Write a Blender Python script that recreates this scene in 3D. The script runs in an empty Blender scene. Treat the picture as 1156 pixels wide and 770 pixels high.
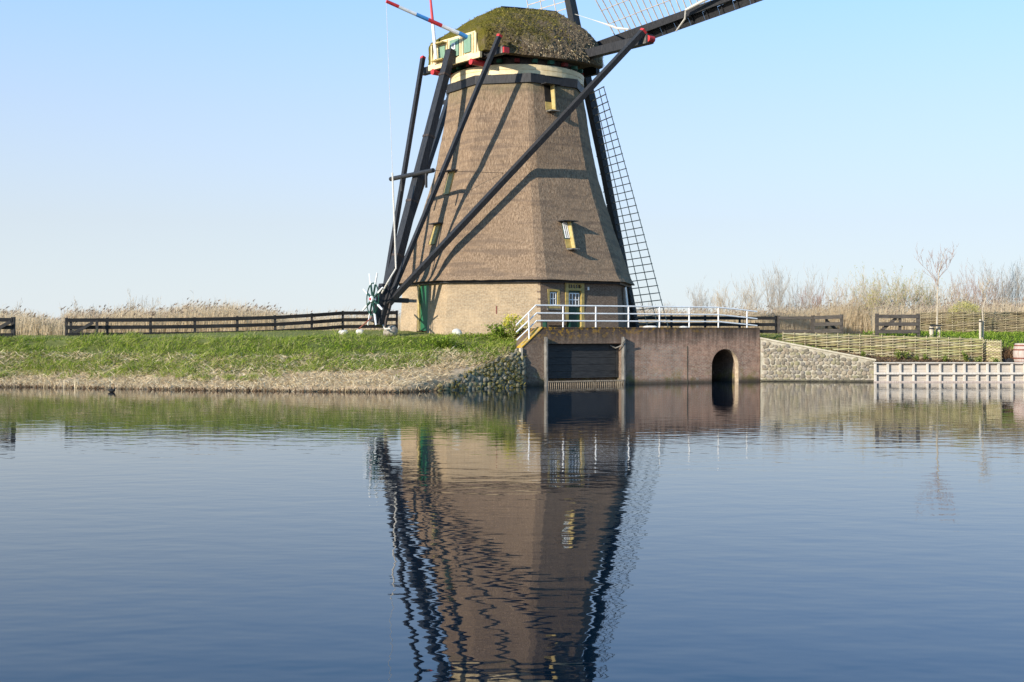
import bpy, bmesh, math, random
import numpy as np
from mathutils import Vector, Matrix, noise as mnoise
random.seed(7); rng = np.random.default_rng(11)
R = math.radians; PI = math.pi
S = bpy.context.scene; COL = S.collection
F, CZ, HY, CX = 1400.0, 2.5, 376.0, 578.0          # lens in photo pixels, eye height over the water

def at(px, py, Y):                                   # point seen at pixel (px,py), Y metres away
    return Vector(((px-CX)/F*Y, Y, CZ+(HY-py)*Y/F))

# ------------------------------------------------------------------ materials
def ramp(nt, fac, stops):
    r = nt.nodes.new('ShaderNodeValToRGB'); e = r.color_ramp.elements
    while len(e) < len(stops): e.new(0.5)
    for k, (p, c) in enumerate(stops): e[k].position = p; e[k].color = (*c, 1)
    nt.links.new(fac, r.inputs['Fac']); return r.outputs['Color']
def new_mat(name):
    m = bpy.data.materials.new(name); m.use_nodes = True
    nt = m.node_tree; b = nt.nodes['Principled BSDF']; return m, nt, b
def N(nt, typ, **kw):
    n = nt.nodes.new(typ)
    for k, v in kw.items():
        if k in n.inputs: n.inputs[k].default_value = v
        else: setattr(n, k, v)
    return n
def coords(nt, kind='Object', scale=(1,1,1), rot=0):
    t = nt.nodes.new('ShaderNodeTexCoord'); mp = nt.nodes.new('ShaderNodeMapping')
    mp.inputs['Scale'].default_value = scale; mp.inputs['Rotation'].default_value = (0,0,rot)
    nt.links.new(t.outputs[kind], mp.inputs['Vector']); return mp.outputs['Vector']
def noise(nt, vec, scale, detail=4, rough=.6):
    n = N(nt, 'ShaderNodeTexNoise', Scale=scale, Detail=detail, Roughness=rough)
    nt.links.new(vec, n.inputs['Vector']); return n.outputs['Fac']
def mixc(nt, fac, a, b, mode='MIX'):
    m = nt.nodes.new('ShaderNodeMix'); m.data_type = 'RGBA'; m.blend_type = mode
    for sock, v in ((m.inputs[0], fac), (m.inputs[6], a), (m.inputs[7], b)):
        if hasattr(v, 'is_linked'): nt.links.new(v, sock)
        elif isinstance(v, (int, float)): sock.default_value = v
        else: sock.default_value = (*v, 1)
    return m.outputs[2]
def bump(nt, b, h, strength=.5, dist=.02):
    n = N(nt, 'ShaderNodeBump', Strength=strength, Distance=dist)
    nt.links.new(h, n.inputs['Height']); nt.links.new(n.outputs['Normal'], b.inputs['Normal']); return n
def math_(nt, op, a, b=None, c=None):
    m = nt.nodes.new('ShaderNodeMath'); m.operation = op
    for i, v in enumerate((a, b, c)):
        if v is None: continue
        if hasattr(v, 'is_linked'): nt.links.new(v, m.inputs[i])
        else: m.inputs[i].default_value = v
    return m.outputs[0]
def mapr(nt, v, a, b, c=0., d=1.):
    m = N(nt, 'ShaderNodeMapRange'); nt.links.new(v, m.inputs[0])
    for i, x in enumerate((a, b, c, d)): m.inputs[i+1].default_value = x
    return m.outputs[0]

def simple(name, c1, c2, scale=4, stretch=(1,1,1), rough=.75, bs=.25, bd=.01, detail=5, spec=.3, lo=.35, hi=.65):
    m, nt, b = new_mat(name); v = coords(nt, scale=stretch)
    f = noise(nt, v, scale, detail)
    nt.links.new(ramp(nt, f, [(lo, c1), (hi, c2)]), b.inputs['Base Color'])
    b.inputs['Roughness'].default_value = rough; b.inputs['Specular IOR Level'].default_value = spec
    if bs: bump(nt, b, f, bs, bd)
    return m
M = {}
M['tarred'] = simple('tarred_wood', (.018,.018,.020), (.042,.041,.042), 3, (6,6,1), .55, .3)
M['fence_black'] = simple('black_fence_and_shade', (.006,.006,.007), (.018,.017,.017), 2, (1,1,3), .6, .2)  # black paint of the left fence, also used as painted mill shadow
M['fence_brown'] = simple('weathered_fence', (.05,.042,.036), (.10,.085,.072), 3, (1,1,4), .75, .3)
M['cream'] = simple('cream_paint', (.66,.51,.28), (.82,.66,.40), 2, (1,1,3), .5, .15)
M['yellow'] = simple('yellow_paint', (.40,.30,.11), (.54,.42,.18), 2, (1,1,3), .5, .15)
M['ochre'] = simple('ochre_paint', (.34,.25,.08), (.48,.36,.13), 3, (1,1,3), .5, .15)
M['green'] = simple('dark_green_paint', (.008,.045,.030), (.014,.062,.042), 3, (6,6,1), .4, .15)
M['shutter_green'] = simple('shutter_green', (.16,.27,.18), (.22,.34,.24), 3, (6,6,1), .5, .1)
M['side_green'] = simple('side_door_green', (.015,.10,.045), (.025,.14,.065), 3, (6,6,1), .4, .15)
M['white'] = simple('white_paint', (.70,.70,.68), (.83,.83,.82), 5, rough=.4, bs=.1)
M['red'] = simple('red_paint', (.48,.03,.035), (.60,.05,.05), 4, rough=.45, bs=.1)
M['blue'] = simple('blue_paint', (.05,.22,.52), (.07,.28,.60), 4, rough=.45, bs=.1)
M['lattice'] = simple('sail_lath_wood', (.42,.35,.25), (.60,.52,.40), 6, rough=.7, bs=.1)
M['corbel_green'] = simple('corbel_green', (.02,.09,.06), (.04,.13,.09), 4)
M['corbel_red'] = simple('corbel_red', (.16,.02,.02), (.25,.04,.03), 4)
M['rope'] = simple('pale_rope', (.50,.45,.38), (.70,.66,.58), 20, rough=.9)
M['iron'] = simple('dark_iron', (.03,.027,.025), (.09,.06,.045), 8, rough=.6)
M['concrete'] = simple('weathered_concrete', (.08,.075,.065), (.25,.23,.20), 5, (1,1,.5), .9, .5)
M['glass'] = simple('dark_window_glass', (.015,.02,.025), (.03,.04,.05), 2, rough=.08, bs=0, spec=.6)
M['dark_void'] = simple('dark_opening', (.008,.007,.006), (.015,.013,.012), 2, rough=.9, bs=0)
M['boulder'] = simple('pale_boulder', (.50,.46,.40), (.75,.71,.64), 5, rough=.9, bs=.5, bd=.03)
M['boulder_grey'] = simple('grey_boulder', (.16,.13,.10), (.48,.43,.36), 5, rough=.9, bs=.6, bd=.04)
M['stake'] = simple('peeled_stake', (.40,.33,.24), (.62,.54,.42), 6, (3,3,1), .8, .3)
M['bark'] = simple('young_bark', (.34,.28,.20), (.54,.47,.37), 12, (2,2,.6), .9, .4)
M['twig_pale'] = simple('pale_twigs', (.38,.29,.19), (.54,.44,.31), 9, rough=.9, bs=0)
M['twig_red'] = simple('reddish_twigs', (.26,.14,.09), (.38,.22,.15), 9, rough=.9, bs=0)
M['twig_grey'] = simple('grey_twigs', (.30,.26,.21), (.44,.38,.31), 9, rough=.9, bs=0)
M['hoop'] = simple('rusty_hoop', (.16,.05,.035), (.25,.085,.06), 8, rough=.7)
M['barrel'] = simple('barrel_oak', (.36,.28,.23), (.55,.46,.40), 5, (4,4,.5), .75, .4)
M['bird'] = simple('black_plumage', (.008,.008,.009), (.02,.02,.02), 9, rough=.7)
M['paving'] = simple('deck_paving', (.22,.19,.15), (.32,.28,.22), 4, rough=.9)
M['gate_board'] = simple('sluice_board', (.020,.020,.021), (.045,.044,.043), 2.5, (1,1,7), .5, .3)

def thatch_mat():
    m, nt, b = new_mat('reed_thatch')
    v = coords(nt, scale=(1,1,.12)); v2 = coords(nt); vs = coords(nt, scale=(.35,.35,3.0))
    f = noise(nt, v, 19, 6, .75); g = noise(nt, v2, .7, 3, .6); bnd = noise(nt, vs, 1.3, 3, .5); fine = noise(nt, coords(nt, scale=(1,1,.4)), 26, 3, .7)
    c = ramp(nt, f, [(.32, (.10,.068,.043)), (.52, (.295,.202,.130)), (.70, (.50,.368,.25))])
    c = mixc(nt, mapr(nt, g, .42, .66, 0, .5), c, (.26,.182,.12))
    c = mixc(nt, mapr(nt, bnd, .50, .64, 0, .55), c, (.15,.108,.08))
    c = mixc(nt, mapr(nt, fine, .60, .75, 0, .6), c, (.10,.068,.048))
    sp = nt.nodes.new('ShaderNodeSeparateXYZ'); nt.links.new(coords(nt), sp.inputs[0])
    h = math_(nt, 'ADD', sp.outputs['Z'], mapr(nt, noise(nt, v2, 1.6, 4), 0, 1, -.8, .8))
    c = mixc(nt, mapr(nt, h, 12.0, 13.1, 0, .55), c, (.17,.165,.085))      # green algae high under the ring
    nt.links.new(c, b.inputs['Base Color']); b.inputs['Roughness'].default_value = .95; b.inputs['Specular IOR Level'].default_value = .1
    bump(nt, b, math_(nt, 'ADD', f, math_(nt, 'MULTIPLY', fine, .6)), .9, .06)
    return m
def cap_mat():
    m, nt, b = new_mat('mossy_thatch')
    v = coords(nt, scale=(1,1,.5)); v2 = coords(nt)
    f = noise(nt, v, 9, 6, .72); g = noise(nt, v2, 1.1, 4, .65); fine = noise(nt, v2, 20, 4, .7)
    straw = ramp(nt, f, [(.3, (.07,.048,.03)), (.55, (.19,.14,.09)), (.78, (.36,.28,.19))])
    moss = ramp(nt, fine, [(.3, (.05,.042,.010)), (.55, (.165,.14,.025)), (.78, (.31,.26,.065))])
    sp = nt.nodes.new('ShaderNodeSeparateXYZ'); nt.links.new(v2, sp.inputs[0])
    # moss thins towards the sail end and the eave
    w = math_(nt, 'MULTIPLY_ADD', sp.outputs['X'], -.085, g)
    w = math_(nt, 'MULTIPLY_ADD', sp.outputs['Z'], .07, w)
    w = math_(nt, 'MULTIPLY_ADD', fine, .35, w)
    c = mixc(nt, mapr(nt, w, 1.60, 1.96), straw, moss)
    nt.links.new(c, b.inputs['Base Color']); b.inputs['Roughness'].default_value = 1; b.inputs['Specular IOR Level'].default_value = .05
    bump(nt, b, math_(nt, 'ADD', f, fine), 1, .09)
    return m
def brick_mat(name, c1, c2, mortar, extras=None, bw=.22, bh=.066, ms=.012):
    m, nt, b = new_mat(name); uv = coords(nt, 'UV'); v2 = coords(nt)
    br = N(nt, 'ShaderNodeTexBrick', Scale=1.0); br.inputs['Brick Width'].default_value = bw; br.inputs['Row Height'].default_value = bh
    br.inputs['Mortar Size'].default_value = ms; br.inputs['Bias'].default_value = 0
    br.inputs['Color1'].default_value = (*c1, 1); br.inputs['Color2'].default_value = (*c2, 1); br.inputs['Mortar'].default_value = (*mortar, 1)
    nt.links.new(uv, br.inputs['Vector'])
    f = noise(nt, uv, 9, 5, .7); g = noise(nt, uv, .9, 5, .6)
    c = mixc(nt, mapr(nt, f, .40, .64, 0, .55), br.outputs['Color'], tuple(x*.42 for x in c1))
    c = mixc(nt, mapr(nt, g, .45, .7, 0, .5), c, tuple(x*1.25 for x in c2))
    if extras: c = extras(nt, c, uv, f, g)
    nt.links.new(c, b.inputs['Base Color']); b.inputs['Roughness'].default_value = .9; b.inputs['Specular IOR Level'].default_value = .15
    bump(nt, b, math_(nt, 'MULTIPLY_ADD', f, .6, math_(nt, 'MULTIPLY', br.outputs['Fac'], -1.0)), .7, .015)
    return m
M['thatch'] = thatch_mat(); M['mossy'] = cap_mat()
M['mill_brick'] = brick_mat('mill_brick', (.39,.27,.155), (.49,.355,.215), (.45,.38,.28))
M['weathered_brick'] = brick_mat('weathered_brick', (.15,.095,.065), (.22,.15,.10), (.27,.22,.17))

def leafmat(name, cols, trans=.3, rough=.8):
    m, nt, b = new_mat(name)
    g = nt.nodes.new('ShaderNodeNewGeometry')
    n = max(1, len(cols)-1)
    c = ramp(nt, g.outputs['Random Per Island'], [(i/n, k) for i, k in enumerate(cols)])
    nt.links.new(c, b.inputs['Base Color']); b.inputs['Roughness'].default_value = rough; b.inputs['Specular IOR Level'].default_value = .15
    if trans:
        t = nt.nodes.new('ShaderNodeBsdfTranslucent'); nt.links.new(c, t.inputs['Color'])
        mx = N(nt, 'ShaderNodeMixShader'); mx.inputs[0].default_value = trans
        nt.links.new(b.outputs[0], mx.inputs[1]); nt.links.new(t.outputs[0], mx.inputs[2])
        nt.links.new(mx.outputs[0], nt.nodes['Material Output'].inputs['Surface'])
    return m
M['weeds'] = leafmat('bank_weeds', [(.065,.12,.012), (.145,.235,.02), (.235,.33,.035), (.33,.40,.07), (.12,.19,.022)])
M['bank_grass'] = leafmat('bank_grass', [(.10,.17,.014), (.23,.32,.028), (.35,.43,.05), (.46,.50,.10), (.56,.48,.24), (.17,.25,.025)], .4)
M['lawn_blade'] = leafmat('lawn_blades', [(.12,.15,.03), (.19,.22,.05), (.26,.27,.08), (.34,.30,.13)])
M['straw'] = leafmat('dry_straw', [(.34,.25,.13), (.62,.48,.28), (.74,.61,.40), (.48,.36,.20), (.84,.73,.52)], .1)
M['reed'] = leafmat('dry_reed', [(.46,.34,.20), (.60,.47,.30), (.70,.57,.39), (.52,.40,.26)], .3)
M['reed_head'] = leafmat('reed_plumes', [(.24,.17,.13), (.34,.26,.20), (.44,.35,.27)], .2)
M['bud'] = leafmat('willow_buds', [(.42,.40,.08), (.52,.48,.13), (.46,.40,.16)], .4)
M['yellow_flower'] = leafmat('yellow_blossom', [(.70,.60,.04), (.80,.70,.10)], .3)
M['pale_yellow'] = leafmat('pale_yellow_leaves', [(.56,.50,.18), (.66,.60,.26), (.48,.42,.14)], .4)
M['wicker'] = leafmat('woven_willow', [(.24,.18,.10), (.46,.37,.20), (.42,.40,.16), (.60,.52,.33), (.34,.27,.17), (.52,.49,.24)], 0)
M['wicker_dark'] = leafmat('old_woven_willow', [(.10,.075,.045), (.30,.23,.13), (.20,.16,.09), (.40,.32,.20), (.26,.22,.11)], 0)
M['garden_leaf'] = leafmat('garden_leaves', [(.12,.17,.03), (.20,.26,.05), (.30,.34,.08)])
M['brown_leaf'] = leafmat('brown_dry_leaves', [(.12,.07,.04), (.22,.13,.07), (.30,.20,.12)])
M['moss_tuft'] = leafmat('moss_tufts', [(.11,.09,.018), (.20,.165,.03), (.31,.26,.06), (.16,.12,.04)], .1)

def stone_mat(name, cols, sat=.5):
    m, nt, b = new_mat(name)
    g = nt.nodes.new('ShaderNodeNewGeometry'); v = coords(nt)
    c = ramp(nt, g.outputs['Random Per Island'], [(i/(len(cols)-1), k) for i, k in enumerate(cols)])
    f = noise(nt, v, 7, 5, .7)
    c = mixc(nt, mapr(nt, f, .4, .7, 0, .6), c, tuple(x*.5 for x in cols[0]))
    nt.links.new(c, b.inputs['Base Color']); b.inputs['Roughness'].default_value = .9
    bump(nt, b, f, .6, .03); return m
M['field_stone'] = stone_mat('field_stones', [(.20,.165,.115), (.36,.30,.21), (.15,.13,.10), (.28,.25,.14), (.40,.33,.25), (.22,.20,.17), (.32,.25,.17)])
M['mossy_stone'] = stone_mat('mossy_stones', [(.14,.125,.08), (.25,.21,.14), (.19,.17,.06), (.32,.28,.21), (.24,.20,.06)])
M['wicker_stake'] = simple('willow_stake', (.28,.22,.13), (.44,.37,.24), 6, (3,3,1), .8, .3)
M['mortar'] = simple('lime_mortar', (.34,.30,.22), (.50,.45,.35), 6, rough=.95, bs=.4)
M['mud'] = simple('bank_mud', (.05,.045,.035), (.13,.115,.075), 5, rough=.9, bs=.5)
M['coping'] = simple('pale_coping', (.42,.37,.27), (.56,.50,.38), 5, rough=.9, bs=.4)
M['piling'] = simple('grey_piling_boards', (.40,.35,.29), (.55,.49,.42), 3, (.4,.4,5), .85, .3)
M['piling_post'] = simple('pale_piling_posts', (.48,.43,.36), (.65,.59,.51), 4, (3,3,.5), .85, .3)

def wall_extras(nt, c, uv, f, g):
    sp = nt.nodes.new('ShaderNodeSeparateXYZ'); nt.links.new(uv, sp.inputs[0])
    u, z = sp.outputs['X'], sp.outputs['Y']
    n1 = noise(nt, uv, 3.2, 5, .65); n2 = noise(nt, uv, 1.4, 4, .6)
    mpv = N(nt, 'ShaderNodeMapping'); mpv.inputs['Scale'].default_value = (3.4, .35, 1); nt.links.new(uv, mpv.inputs[0])
    drip = noise(nt, mpv.outputs[0], 1.6, 5, .6)
    # greyer, older brick to the left part
    left = mapr(nt, math_(nt, 'MULTIPLY_ADD', n2, 1.5, u), 5.2, 8.2, 1, 0)
    c = mixc(nt, math_(nt, 'MULTIPLY', left, .80), c, mixc(nt, mapr(nt, f, .38, .66), (.07,.055,.042), (.27,.21,.155)))
    # soot and damp running down from the coping
    top = mapr(nt, math_(nt, 'MULTIPLY_ADD', drip, 2.0, z), 2.75, 3.75, 0, .95)
    c = mixc(nt, top, c, (.055,.042,.034))
    c = mixc(nt, mapr(nt, noise(nt, uv, 2.1, 6, .75), .46, .66, 0, .6), c, (.13,.085,.06))
    # lime bloom patches
    lime = math_(nt, 'MULTIPLY', mapr(nt, n1, .54, .68, 0, .75), mapr(nt, z, .9, .2, 0, 1))
    c = mixc(nt, lime, c, (.46,.43,.37))
    # lichen
    lich = math_(nt, 'MULTIPLY', mapr(nt, noise(nt, uv, 4.5, 5, .7), .50, .62, 0, 1), mapr(nt, math_(nt, 'MULTIPLY_ADD', u, -.05, z), 1.9, 2.62, 0, 1))
    c = mixc(nt, lich, c, (.42,.23,.02))
    alg = math_(nt, 'MULTIPLY', mapr(nt, n2, .48, .62, 0, .7), mapr(nt, z, .85, .25, 0, 1))
    c = mixc(nt, alg, c, (.20,.17,.04))
    # repaired panel with pale pointing
    inpan = math_(nt, 'MULTIPLY', math_(nt, 'MULTIPLY', mapr(nt, u, 6.55, 6.6), mapr(nt, u, 9.05, 9.10, 1, 0)), mapr(nt, z, 1.92, 1.96, 1, 0))
    c = mixc(nt, math_(nt, 'MULTIPLY', inpan, mapr(nt, f, .50, .62, 0, .5)), c, (.46,.42,.36))
    # damp foot
    return mixc(nt, mapr(nt, z, .30, .06, 0, .85), c, (.05,.045,.035))
M['sluice_brick'] = brick_mat('sluice_brick', (.40,.18,.115), (.50,.285,.185), (.47,.41,.32), wall_extras)

# ------------------------------------------------------------------ mesh builder
BASE = {}
def mesh_obj(name, verts, faces, mat, parent=None, smooth=False):
    off = BASE.get(parent.name, Vector((0,0,0))) if parent else Vector((0,0,0))
    me = bpy.data.meshes.new(name)
    me.from_pydata([tuple(Vector(v)-off) for v in verts], [], faces); me.update()
    o = bpy.data.objects.new(name, me); COL.objects.link(o)
    if mat: me.materials.append(mat)
    if smooth: me.polygons.foreach_set('use_smooth', [True]*len(me.polygons))
    if parent: o.parent = parent; BASE[o.name] = off
    return o
def np_obj(name, V, Fq, mat, parent=None, smooth=False):
    off = np.array(BASE.get(parent.name, Vector((0,0,0)))) if parent else np.zeros(3)
    V = np.asarray(V, dtype=np.float32)-off; Fq = np.asarray(Fq, dtype=np.int32); k = Fq.shape[1]
    me = bpy.data.meshes.new(name)
    me.vertices.add(len(V)); me.vertices.foreach_set('co', V.astype(np.float32).ravel())
    me.loops.add(Fq.size); me.loops.foreach_set('vertex_index', Fq.ravel())
    me.polygons.add(len(Fq)); me.polygons.foreach_set('loop_start', np.arange(0, Fq.size, k, dtype=np.int32))
    me.update(calc_edges=True); me.validate()
    o = bpy.data.objects.new(name, me); COL.objects.link(o)
    if mat: me.materials.append(mat)
    if smooth: me.polygons.foreach_set('use_smooth', [True]*len(me.polygons))
    if parent: o.parent = parent; BASE[o.name] = Vector(off)
    return o
class MB:
    def __init__(s): s.v = []; s.f = []
    def add(s, vs, fs):
        n = len(s.v); s.v += [Vector(v) for v in vs]; s.f += [tuple(i+n for i in f) for f in fs]; return s
    def box8(s, c, ax, ay, az):        # centre and three half-extent vectors
        c, ax, ay, az = map(Vector, (c, ax, ay, az))
        vs = [c+i*ax+j*ay+k*az for k in (-1,1) for j in (-1,1) for i in (-1,1)]
        return s.add(vs, [(0,2,3,1),(4,5,7,6),(0,1,5,4),(2,6,7,3),(0,4,6,2),(1,3,7,5)])
    def box(s, c, hx, hy, hz, rot=0):
        c_, s_ = math.cos(rot), math.sin(rot)
        return s.box8(c, (c_*hx, s_*hx, 0), (-s_*hy, c_*hy, 0), (0,0,hz))
    def beam(s, p0, p1, w, h, up=(0,0,1), w1=None, h1=None):
        p0, p1 = Vector(p0), Vector(p1); d = (p1-p0).normalized(); up = Vector(up)
        a = d.cross(up)
        if a.length < 1e-4: a = d.cross(Vector((1,0,0)))
        a.normalize(); b = a.cross(d).normalized(); w1 = w1 or w; h1 = h1 or h
        vs = [p+i*a*ww/2+j*b*hh/2 for p, ww, hh in ((p0,w,h),(p1,w1,h1)) for j in (-1,1) for i in (-1,1)]
        return s.add(vs, [(0,2,3,1),(4,5,7,6),(0,1,5,4),(2,6,7,3),(0,4,6,2),(1,3,7,5)])
    def tube(s, pts, rad, n=8, caps=True):
        pts = [Vector(p) for p in pts]; m = len(pts)
        if not hasattr(rad, '__len__'): rad = [rad]*m
        vs, fs = [], []; prev = None
        for i, p in enumerate(pts):
            d = (pts[min(i+1,m-1)]-pts[max(i-1,0)]).normalized()
            if prev is None:
                a = d.cross(Vector((0,0,1)))
                if a.length < 1e-3: a = d.cross(Vector((1,0,0)))
            else: a = prev-d*prev.dot(d)
            a.normalize(); prev = a; b = d.cross(a)
            for k in range(n):
                t = 2*PI*k/n; vs.append(p+(a*math.cos(t)+b*math.sin(t))*rad[i])
        for i in range(m-1):
            for k in range(n): fs.append((i*n+k, i*n+(k+1)%n, (i+1)*n+(k+1)%n, (i+1)*n+k))
        if caps: fs += [tuple(range(n-1,-1,-1)), tuple(range((m-1)*n, m*n))]
        return s.add(vs, fs)
    def prism(s, poly, d):             # closed polygon of points pushed along vector d
        n = len(poly); d = Vector(d); vs = [Vector(p) for p in poly]; vs += [v+d for v in vs]
        return s.add(vs, [tuple(range(n-1,-1,-1)), tuple(range(n,2*n))]+[(i,(i+1)%n,n+(i+1)%n,n+i) for i in range(n)])
    def lathe(s, c, prof, n=24, caps=True):
        c = Vector(c); vs, fs = [], []
        for r, z in prof:
            for k in range(n): t = 2*PI*k/n; vs.append(c+Vector((r*math.cos(t), r*math.sin(t), z)))
        m = len(prof)
        for i in range(m-1):
            for k in range(n): fs.append((i*n+k, i*n+(k+1)%n, (i+1)*n+(k+1)%n, (i+1)*n+k))
        if caps: fs += [tuple(range(n-1,-1,-1)), tuple(range((m-1)*n, m*n))]
        return s.add(vs, fs)
    def build(s, name, mat, parent=None, smooth=False, fix=True):
        o = mesh_obj(name, s.v, s.f, mat, parent, smooth)
        if fix:
            bm = bmesh.new(); bm.from_mesh(o.data); bmesh.ops.recalc_face_normals(bm, faces=bm.faces); bm.to_mesh(o.data); bm.free()
        return o
def tag(o, label=None, cat=None, group=None, kind=None):
    if label: o['label'] = label
    if cat: o['category'] = cat
    if group: o['group'] = group
    if kind: o['kind'] = kind
    return o
def thing(name, label, cat, loc, group=None):
    o = bpy.data.objects.new(name, None); COL.objects.link(o); o.location = loc; o.empty_display_size = .3
    BASE[o.name] = Vector(loc); return tag(o, label, cat, group)
def bevel(o, w, seg=2):
    bm = bmesh.new(); bm.from_mesh(o.data)
    bmesh.ops.bevel(bm, geom=list(bm.edges), offset=w, segments=seg, affect='EDGES', profile=.6); bm.to_mesh(o.data); bm.free()
def cut(o, cutters):
    for c in cutters:
        md = o.modifiers.new('b', 'BOOLEAN'); md.object = c; md.operation = 'DIFFERENCE'; md.solver = 'EXACT'
    dg = bpy.context.evaluated_depsgraph_get(); me = bpy.data.meshes.new_from_object(o.evaluated_get(dg))
    o.modifiers.clear(); o.data = me
    for c in cutters: bpy.data.objects.remove(c)
def wall_uv(o):
    me = o.data; uv = me.uv_layers.new(name='UVMap') if not me.uv_layers else me.uv_layers[0]
    for p in me.polygons:
        n = p.normal; t = Vector((-n.y, n.x, 0))
        if t.length < .3: t = Vector((1,0,0)); bvec = Vector((0,1,0))
        else: t.normalize(); bvec = Vector((0,0,1))
        for li in p.loop_indices:
            co = me.vertices[me.loops[li].vertex_index].co; uv.data[li].uv = (co.dot(t), co.dot(bvec))

# blades: many thin tapering strips in one mesh (numpy)
def blades(P, D, L, W, bend=None, seg=2, side=None):
    n = len(P); D = D/np.linalg.norm(D, axis=1, keepdims=True)
    if side is None:
        a = rng.uniform(0, 2*PI, n); side = np.stack([np.cos(a), np.sin(a), np.zeros(n)], 1)
    side = side-D*np.sum(side*D, axis=1, keepdims=True); side /= np.linalg.norm(side, axis=1, keepdims=True)+1e-9
    if bend is None: bend = np.zeros((n,3))
    V = np.zeros((n, (seg+1)*2, 3)); wp = np.linspace(1, .15, seg+1) if seg < 3 else np.array([.5,1,.8,.15])
    if seg == 2: wp = np.array([.7, 1, .12])
    for i in range(seg+1):
        t = i/seg; c = P+D*(L*t)[:,None]+bend*(t*t)
        V[:,2*i] = c-side*(W*wp[i]/2)[:,None]; V[:,2*i+1] = c+side*(W*wp[i]/2)[:,None]
    k = (seg+1)*2; base = (np.arange(n)*k)[:,None]
    Fq = np.concatenate([base+np.array([[2*i, 2*i+1, 2*i+3, 2*i+2]]) for i in range(seg)], 0)
    return V.reshape(-1,3), Fq
def join(parts):
    Vs, Fs, n = [], [], 0
    for v, f in parts: Vs.append(v); Fs.append(f+n); n += len(v)
    return np.concatenate(Vs), np.concatenate(Fs)

# ------------------------------------------------------------------ ground
PW0, TW, NW, LW = Vector((.5,57.9,0)), Vector((.89,.4560,0)).normalized(), None, 13.86
NW = Vector((TW.y, -TW.x, 0))                     # outward normal of the sluice wall
DECK = 2.73
def wt(px):                                        # distance along the sluice wall under a photo column
    k = (px-CX)/F; return (k*PW0.y-PW0.x)/(TW.x-k*TW.y)
def wp(px, py, out=0.0):                           # point on the sluice wall face
    q = PW0+TW*wt(px); z = CZ+(HY-py)*q.y/F; q = q+NW*out; return Vector((q.x, q.y, z))
STN = [  # X, shore Y, then profile (s, z)
 (-400, 57.4, [(-4,-1.4),(0,-.02),(.1,.10),(1.6,.45),(2.4,.85),(5,2.12),(9,2.28),(12,2.32),(22,2.32)]),
 (-22.5,57.4, [(-4,-1.4),(0,-.02),(.1,.10),(1.6,.45),(2.4,.85),(5,2.12),(9,2.28),(12,2.32),(22,2.32)]),
 (-12.6,53.8, [(-4,-1.4),(0,-.02),(.1,.10),(2.0,.45),(3.2,.85),(6.5,2.18),(9,2.38),(12,2.58),(22,2.6)]),
 (-4.8, 52.2, [(-4,-1.4),(0,-.02),(.12,.18),(2.2,.60),(4.0,1.10),(8,2.22),(10.5,2.40),(13.5,2.62),(22,2.64)]),
 (-1.5, 55.5, [(-4,-1.4),(0,-.02),(.35,.7),(.6,1.0),(2.0,1.45),(4.6,2.30),(7,2.46),(9,2.62),(22,2.64)]),
 (.62,  57.4, [(-4,-1.4),(0,-.02),(.5,1.2),(.7,1.6),(1.0,1.75),(3,2.45),(5,2.60),(7,2.66),(22,2.66)]),
 (.75,  58.0, [(-4,-1.4),(0,-1.4),(2.0,-1.4),(2.72,-1.4),(2.8,2.70),(4,2.70),(5.5,2.70),(7,2.70),(22,2.66)]),
 (12.7, 64.1, [(-4,-1.4),(0,-1.4),(2.0,-1.4),(2.72,-1.4),(2.8,2.70),(4,2.70),(5.5,2.70),(7,2.62),(22,2.45)]),
 (12.95,64.2, [(-4,-1.4),(0,-1.4),(.2,-1.4),(.35,2.12),(1.6,2.22),(1.95,2.40),(3,2.42),(6,2.45),(22,2.45)]),
 (18.5, 63.3, [(-4,-1.4),(0,-1.4),(.2,-1.4),(.32,.93),(2.4,1.36),(2.55,2.24),(4,2.30),(7,2.4),(22,2.4)]),
 (24.4, 63.0, [(-4,-1.4),(0,-1.4),(.2,-1.4),(.32,.85),(2.4,.98),(2.55,2.12),(4,2.2),(8,2.4),(22,2.4)]),
 (25.6, 63.0, [(-4,-1.4),(0,-1.4),(.2,-1.4),(.32,.85),(2.2,.95),(3.6,1.5),(5,2.0),(8,2.35),(22,2.4)]),
 (400,  63.0, [(-4,-1.4),(0,-1.4),(.2,-1.4),(.32,.85),(2.2,.95),(3.6,1.5),(5,2.0),(8,2.35),(22,2.4)])]
SX = np.array([s[0] for s in STN]); SW = np.array([s[1] for s in STN]); SP = np.array([s[2] for s in STN])
def prof(X):
    W = np.interp(X, SX, SW); p = np.stack([np.stack([np.interp(X, SX, SP[:,k,c]) for c in (0,1)]) for k in range(9)])
    return W, p
def ground_z(X, Y):
    W, p = prof(X); return float(np.interp(Y-W, p[:,0], p[:,1]))
def gz_arr(X, Y):
    return np.array([ground_z(a, b) for a, b in zip(X, Y)])
def lerp3(a, b, t): return a+(b-a)*t
C_STRAW, C_GREEN, C_LAWN, C_SOIL, C_PAVE, C_FAR, C_MUD = map(np.array, ((.58,.43,.28), (.13,.15,.04), (.22,.23,.07), (.17,.125,.085), (.24,.21,.16), (.36,.29,.15), (.10,.08,.05)))
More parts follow.
